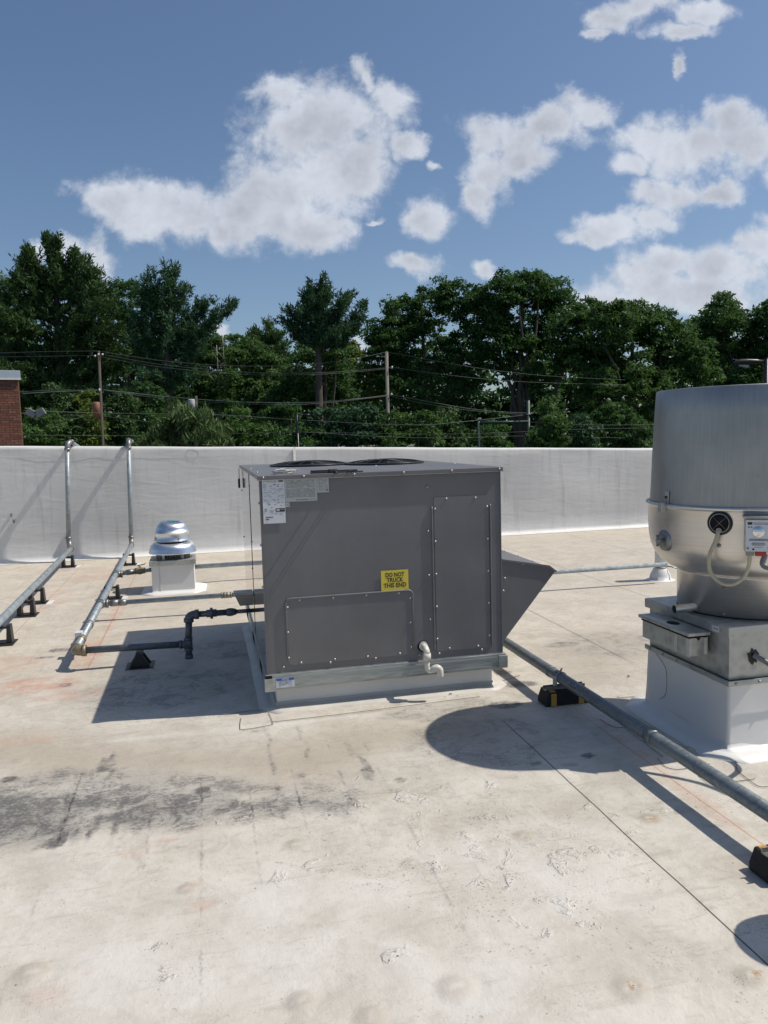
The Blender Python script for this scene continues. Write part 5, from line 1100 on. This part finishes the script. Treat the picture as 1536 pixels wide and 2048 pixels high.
# --- shrubs and low growth just beyond the parapet
SH = [('shrub', [(85,855,34,40),(60,880,30,30)], 30, 'mid', 'loose green shrub beside the brick building'),
      ('shrub', [(130,830,30,45),(150,870,34,36),(110,800,24,30)], 33, 'spruce', 'upright dark yew left of the first utility pole'),
      ('shrub', [(185,860,26,40),(175,820,20,34)], 34, 'lime', 'olive-green bush in front of the first utility pole'),
      ('shrub', [(235,850,36,50),(225,880,30,30),(250,820,26,34)], 36, 'spruce', 'dark tapering evergreen bush right of the first utility pole'),
      ('willow_bush', [(370,868,62,36),(330,880,45,26),(420,880,46,26),(375,838,34,24)], 27, 'willow', 'large pale bush with drooping narrow leaves behind the parapet'),
      ('shrub', [(490,865,40,40),(470,840,26,28),(530,880,36,26)], 32, 'mid', 'green climbing bush right of the pale willow bush'),
      ('shrub', [(560,850,40,36),(600,875,44,30),(580,820,24,26)], 33, 'oak', 'dark leafy bush around the lamp post'),
      ('shrub', [(660,842,40,24),(720,838,44,22),(700,870,66,30)], 34, 'pine', 'feathery bush left of the second utility pole'),
      ('shrub', [(800,855,44,32),(850,860,40,32),(780,880,50,20)], 34, 'mid', 'sunlit low bush under the second utility pole'),
      ('shrub', [(900,868,36,32),(885,840,24,20)], 36, 'spruce', 'fine-needled bush left of the green steel posts'),
      ('shrub', [(1000,872,36,28),(960,880,30,20)], 38, 'oak', 'dark low bush between the green steel posts'),
      ('shrub', [(1095,860,32,36),(1110,820,14,26),(1075,880,28,20)], 34, 'mid', 'light green young tree right of the green steel posts'),
      ('shrub', [(1150,868,28,30),(1165,845,18,20)], 36, 'pine', 'blue-green spruce bush near the big fan'),
      ('shrub', [(1220,850,50,44),(1270,870,40,34)], 38, 'oak', 'dark undergrowth just left of the big fan'),
      ('shrub', [(290,800,40,40),(310,850,40,40)], 42, 'oak', 'dark bush behind the pale willow bush')]
for k_, (nm, bl, D, kd, lab) in enumerate(SH):
    dr = 1.2 if nm == 'willow_bush' else 0
    bx = at(bl[0][0], 895, D); root = thing(nm, (bx.x, bx.y, GZ), lab, 'bush', 'bushes beyond the parapet')
    ext = bl + [(b[0], b[1] + 60, b[2]*1.1, 50) for b in bl[:2]]
    C_, R_ = crown_clumps(ext, D, 1.6, .30, 1.2, 100 + k_)
    link('foliage', leaves_mesh('foliage', C_, R_, 52, .115 if not dr else .085, .8, 1.6 if not dr else 4.2, 200 + k_, dr), LEAF[kd], root)
    trunk_mesh((bx.x, bx.y, GZ), [C_[np.argmax(C_[:, 2])]] + list(C_[:3]), .07, .4, k_).obj('stem', BARK, root)
# bare pale stems
for px, y0, y1, D, lab in ((429, 880, 690, 50, 'slender bare pale trunk left of the thin gap in the trees'), (441, 880, 670, 51, 'dead upright stem reaching into the sky beside the pine limb')):
    a_, b_ = at(px, y0, D), at(px + 4, y1, D); a_.z = GZ
    t = thing('bare_tree', a_, lab, 'tree', 'bare stems among the trees'); m = MB().tube(bez([a_, a_.lerp(b_, .5) + Vector((.2, 0, 0)), b_], 6), [.10 - .006*i_ for i_ in range(13)], 6)
    m.obj('trunk', PALEBARK, t); mb = MB()
    for q in np.linspace(.5, .98, 12):
        p = a_.lerp(b_, q); mb.tube([p, p + Vector((random.uniform(-1,1)*.9, random.uniform(-.5,.5), .7*random.random() + .2))], [.03, .008], 5)
    mb.obj('twigs', PALEBARK, t)
# --- house glimpsed through the trees
hp = at(800, 850, 62); hs = thing('grey_house', (hp.x, hp.y, GZ), 'grey-roofed house glimpsed between trunks behind the second utility pole', 'house')
hx, hy = hp.x, hp.y + 2
rbox('wall', (hx - 4.5, hy, GZ), (hx + 4.5, hy + 6, -1.2), flat('grey_siding', (.30, .30, .31), .7), hs)
MB().prism([(hy - .5, -1.3), (hy + 3, 1.0), (hy + 6.5, -1.3)], 'x', hx - 5, hx + 5).obj('roof', flat('grey_shingle', (.17, .165, .17), .8, 0, .2, 4), hs)
for q in (-2.5, 1.5): rbox('window', (hx + q, hy - .04, -3.2), (hx + q + 1.1, hy + .02, -2.0), MAT['black_metal'], hs)
# --- brick building
D = 22.0; bc = at(46, 900, D); BX1, BY0 = bc.x, bc.y; zt = at(44, 759, D).z; zc = at(44, 747, D).z
def m_brick():
    k = M('red_brown_brick'); oi = k.n('ShaderNodeObjectInfo'); v = k.coord()
    c = k.mix(oi.outputs['Random'], (.13, .048, .030), (.25, .10, .062)); c = k.mix(k.rng(k.noise(v, 14, 4), .45, .75), c, (.10, .045, .032))
    k.set(Base_Color=c, Roughness=.85); k.bump(k.noise(v, 60, 3), .3, .004); return k.m
BRK = m_brick(); MORTAR = flat('grey_mortar', (.28, .24, .21), .9, 0, .15, 10, .3)
bb = thing('brick_building', (BX1, BY0, GZ), 'red brick building corner with a pale metal coping at the left edge', 'building')
rbox('wall', (BX1 - 6, BY0 + .012, GZ), (BX1 - .004, BY0 + 8, zt), MORTAR, bb)
rbox('coping', (BX1 - 6.1, BY0 - .09, zt), (BX1 + .06, BY0 + .35, zc + .06), flat('pale_metal_coping', (.42, .48, .53), .35, .3, .08, 2), bb, .01)
rbox('coping_drip', (BX1 - 6.1, BY0 - .10, zt - .03), (BX1 + .07, BY0 - .05, zt + .015), flat('white_drip_edge', (.65, .66, .68), .5), bb)
bm_ = MB().box((-.0965, -.012, -.0285), (.0965, .012, .0285)); bmesh_ = bpy.data.meshes.new('brick'); bmesh_.from_pydata(bm_.v, [], bm_.f)
bm_h = MB().box((-.0455, -.012, -.0285), (.0455, .012, .0285)); bmh = bpy.data.meshes.new('brick'); bmh.from_pydata(bm_h.v, [], bm_h.f)
row = 0; z = zt - .045; cnt = 0; rest = MB()
while z > GZ + 2.2:
    x = BX1 - .0965 - .003 if row % 2 == 0 else BX1 - .0455 - .003 
    c_in = 0
    while x > BX1 - 2.6:
        half = (row % 2 == 1 and c_in == 0) or random.random() < .12
        hw = .0455 if half else .0965
        if c_in: x = xprev - hw - .010
        if cnt < 295 and c_in < 8: put('brick', bmh if half else bmesh_, BRK, bb, (x, BY0 + random.uniform(-.002, .002), z)); cnt += 1
        else: rest.box((x - hw, BY0 - .012, z - .0285), (x + hw, BY0 + .012, z + .0285))
        xprev = x - hw; c_in += 1
    row += 1; z -= .067
ro = rest.obj('brickwork', BRK, bb, fix=False); tag(ro, kind='stuff')
MB().box((BX1 - .006, BY0 + .0, GZ), (BX1 + .02, BY0 + .06, zt - .03)).obj('corner_trim', flat('rusty_trim', (.25, .13, .06), .7), bb)
bb.rotation_euler = (0, 0, math.radians(17))
fl = thing('flood_light', at(70, 826, 22.2), 'grey rectangular flood light sticking out from the brick building corner', 'light fixture')
c = at(70, 826, 22.2)
for s_, an in ((-.10, .55), (.14, -.5)):
    q = Matrix.Rotation(an, 4, 'Y'); vs = [c + Vector((s_, 0, 0)) + q @ Vector((a, b, d_)) for d_ in (-.10, .10) for b in (-.10, .10) for a in (-.13, .13)]
    MB().add(vs, [(0,1,3,2),(4,6,7,5),(0,4,5,1),(2,3,7,6),(0,2,6,4),(1,5,7,3)]).obj('lamp_head', flat('grey_lamp_housing', (.17, .17, .18), .5), fl, .01)
MB().tube([c + Vector((-.30, .05, -.02)), c + Vector((0, .05, -.05))], .02, 8).obj('bracket_arm', MAT['fitting'], fl)
# --- utility poles and wires
WOOD = flat('weathered_pole_wood', (.065, .055, .05), .9, 0, .25, 3, .5); WOODP = flat('pale_pole_wood', (.17, .155, .14), .9, 0, .2, 3, .5)
DP = 30
def pole(px0, py0, px1, D, r, mat, label):
    a_ = at(px0, py0, D); b_ = at(px1, 893, D); dirn = (b_ - a_).normalized(); L = (a_.z - GZ)/max(.01, -dirn.z); base = a_ + dirn*L
    t = thing('utility_pole', base, label, 'utility pole', 'utility poles beyond the parapet'); MB().tube([a_, base], [r*.8, r*1.15], 10).obj('shaft', mat, t); return t, a_, dirn
pA, aA, dA = pole(197.5, 702, 206, DP, .058, WOOD, 'dark wooden utility pole at left with a rusty transformer')
pB, aB, dB = pole(773, 704, 777, 36, .095, WOODP, 'pale wooden utility pole near the centre')
pC, aC, dC = pole(392, 792, 394, 36, .08, WOOD, 'short dark pole with a grey transformer in front of the trees')
def attach(parent, name, p, mat, r=.03, h=.08): return MB().tube([Vector(p) - Vector((0,0,h/2)), Vector(p) + Vector((0,0,h/2))], r, 8).obj(name, mat, parent)
WHITE = flat('glazed_insulator', (.6, .6, .58), .3)
for px, py in ((190, 712), (205, 709), (197, 709)): attach(pA, 'insulator', at(px, py, DP - .1), WHITE, .035, .07)
MB().tube([at(188, 711, DP - .05), at(207, 709, DP - .05)], .02, 6).obj('crossarm', WOOD, pA)
attach(pA, 'insulator', at(199, 780, DP - .1), WHITE, .03, .1)
o = MB().lathe([(0, .30), (.11, .30), (.14, .27), (.14, -.30), (0, -.32)], at(193, 820, DP - .2), seg=20).obj('transformer', flat('rusty_transformer', (.24, .10, .06), .6, 0, .25, 8), pA)
MB().tube([at(190, 811, DP - .2), at(190, 806, DP - .2)], .03, 8).obj('bushing', WHITE, o)
o = MB().lathe([(0, .26), (.13, .26), (.16, .23), (.16, -.24), (0, -.26)], at(383, 810, 35.6), seg=20).obj('transformer', flat('grey_transformer', (.38, .40, .40), .5, 0, .1, 8), pC)
attach(pB, 'insulator', at(773, 705, 36), WHITE, .03, .08); attach(pB, 'insulator', at(784, 735, 35.9), WHITE, .04, .12); attach(pB, 'insulator', at(783, 789, 35.9), WHITE, .04, .10)
MB().tube([at(776, 736, 36), at(785, 736, 35.9)], .02, 6).obj('crossarm', WOODP, pB); MB().tube([at(777, 790, 36), at(786, 789, 35.9)], .02, 6).obj('crossarm', WOODP, pB)
WIRE = flat('weathered_wire', (.10, .11, .105), .6, .1); 
def wire(pts, r, label):
    w_ = [at(px, py, D_) for px, py, D_ in pts]; o = MB().tube(bez(w_, 8), r * .6, 5).obj('overhead_wire', WIRE); tag(o, label, 'wire', 'overhead wires beyond the parapet'); return o
wire([(-200,712,29),(0,706,30),(100,703,30),(197,702,30)], .011, 'topmost overhead wire left of the first utility pole')
wire([(197,702,30),(330,722,30.5),(480,732,31),(620,729,31),(720,715,31),(773,704,36)], .011, 'top overhead wire sagging between the first and second utility poles')
wire([(-200,716,29),(0,714,30),(190,711,30)], .010, 'second overhead wire left of the first utility pole')
wire([(205,709,30),(330,730,30.5),(500,745,31),(650,745,31),(783,735,36)], .010, 'second sagging wire between the first and second utility poles')
wire([(190,712,30),(330,735,30.5),(500,749,31),(650,748,31),(772,738,36)], .010, 'third sagging wire between the first and second utility poles')
wire([(-200,795,29),(0,786,30),(100,781,30),(199,779,30)], .022, 'thick bundled cable left of the first utility pole')
wire([(46,787,26),(120,783,29),(199,780,30)], .015, 'thin cable under the thick bundle from the brick building to the first pole')
wire([(199,779,30),(330,793,31),(480,804,31),(620,805,31),(720,797,31),(777,790,36)], .024, 'thick bundled cable sagging between the first and second utility poles')
wire([(199,780,30),(330,797,31),(480,807,31),(620,808,31),(777,792,36)], .012, 'thin cable just under the thick bundle between the poles')
wire([(773,704,36),(900,727,32),(1000,742,33),(1100,752,34),(1250,760,35)], .010, 'top wire leaving the second utility pole to the right')
wire([(784,735,36),(880,748,32),(980,759,33),(1080,765,34),(1250,770,35)], .011, 'second wire leaving the second utility pole to the right')
wire([(783,789,36),(860,804,32),(960,820,33),(1056,826,34),(1140,824,35)], .018, 'thick cable from the second utility pole to the tall green post')
wire([(784,793,36),(860,809,32),(960,823,33),(1050,829,34)], .012, 'thin cable under it from the second utility pole to the tall green post')
wire([(46,821,27),(200,826,29),(420,829,30),(620,841,31),(820,850,31),(930,843,32),(1050,830,34)], .016, 'lowest long cable sagging across in front of the bushes')
wire([(105,843,29),(200,833,30),(298,844,30)], .012, 'short slack wire crossing the first utility pole low down')
wire([(46,870,27),(300,871,30),(600,865,31),(900,868,32),(1180,858,34),(1320,856,35)], .009, 'faint wire just above the parapet')
wire([(600,863,30),(760,873,31),(900,876,32),(1056,872,34),(1250,876,35)], .010, 'lower faint wire right of the lamp post')
wire([(960,842,33.5),(1056,844,34),(1200,850,34),(1330,848,35)], .011, 'straight wire from the green posts toward the big fan')
# green steel frame
GST = flat('dark_green_steel', (.018, .05, .045), .5, 0, .15, 6)
gf = thing('green_steel_frame', at(1010, 900, 34) * 1, 'dark green steel frame of two posts and a beam beyond the parapet', 'frame')
gl = Vector(gf.location); gf.location = (gl.x, gl.y, GZ)
for px, py, r_ in ((957, 843, .07), (1056, 801, .085)):
    a_ = at(px, py, 34); MB().tube([a_, (a_.x + (.05 if px < 1000 else .02), a_.y, GZ)], r_, 8).obj('post', GST, gf)
MB().tube([at(957, 846, 34), at(1056, 843, 34)], .06, 8).obj('beam', GST, gf)
MB().tube([at(1045, 830, 34), at(1062, 829, 34)], .05, 6).obj('crossarm', GST, gf); MB().tube([at(1040, 893, 34), at(1056, 868, 34)], .03, 6).obj('brace', GST, gf); MB().tube([at(961, 853, 34), at(975, 869, 34)], .02, 6).obj('brace', GST, gf)
# lamp post
lpole = thing('lamp_post', at(595, 893, 29), 'thin dark lamp post with a short arm left of the centre', 'lamp post'); ll = Vector(lpole.location); lpole.location = (ll.x, ll.y, GZ)
a_ = at(593.5, 829, 29); MB().tube([a_, (a_.x + .06, a_.y, GZ)], .045, 8).obj('post', MAT['black_metal'], lpole)
MB().tube([a_, at(608, 829, 29)], .02, 6).obj('arm', MAT['black_metal'], lpole); MB().tube([at(606, 830, 29), at(620, 830, 29)], [.05, .03], 8).obj('lamp_head', MAT['black_metal'], lpole)
# cobra-head street lamp at right
sl = thing('street_lamp', at(1532, 893, 24), 'dark street lamp head on an arm at the right edge above the big fan', 'street lamp'); ll = Vector(sl.location); sl.location = (ll.x, ll.y, GZ)
BR = flat('dark_bronze_metal', (.030, .026, .028), .35, .3)
a_ = at(1533, 718, 24); MB().tube([a_, (a_.x, a_.y, GZ)], .085, 10).obj('post', BR, sl)
h = [at(1466, 727, 24), at(1471, 725, 24), at(1480, 723.5, 24), at(1496, 723, 24), at(1512, 723, 24), at(1528, 723.5, 24)]
MB().tube(h, [.02, .055, .075, .085, .075, .05], 12).obj('lamp_head', BR, sl)
MB().tube([at(1478, 731, 24), at(1497, 733, 24)], [.03, .05], 10).obj('lens', flat('pale_lens', (.32, .30, .31), .25), sl); MB().tube([at(1499, 733, 24), at(1499, 738, 24)], .025, 8).obj('photocell', BR, sl)
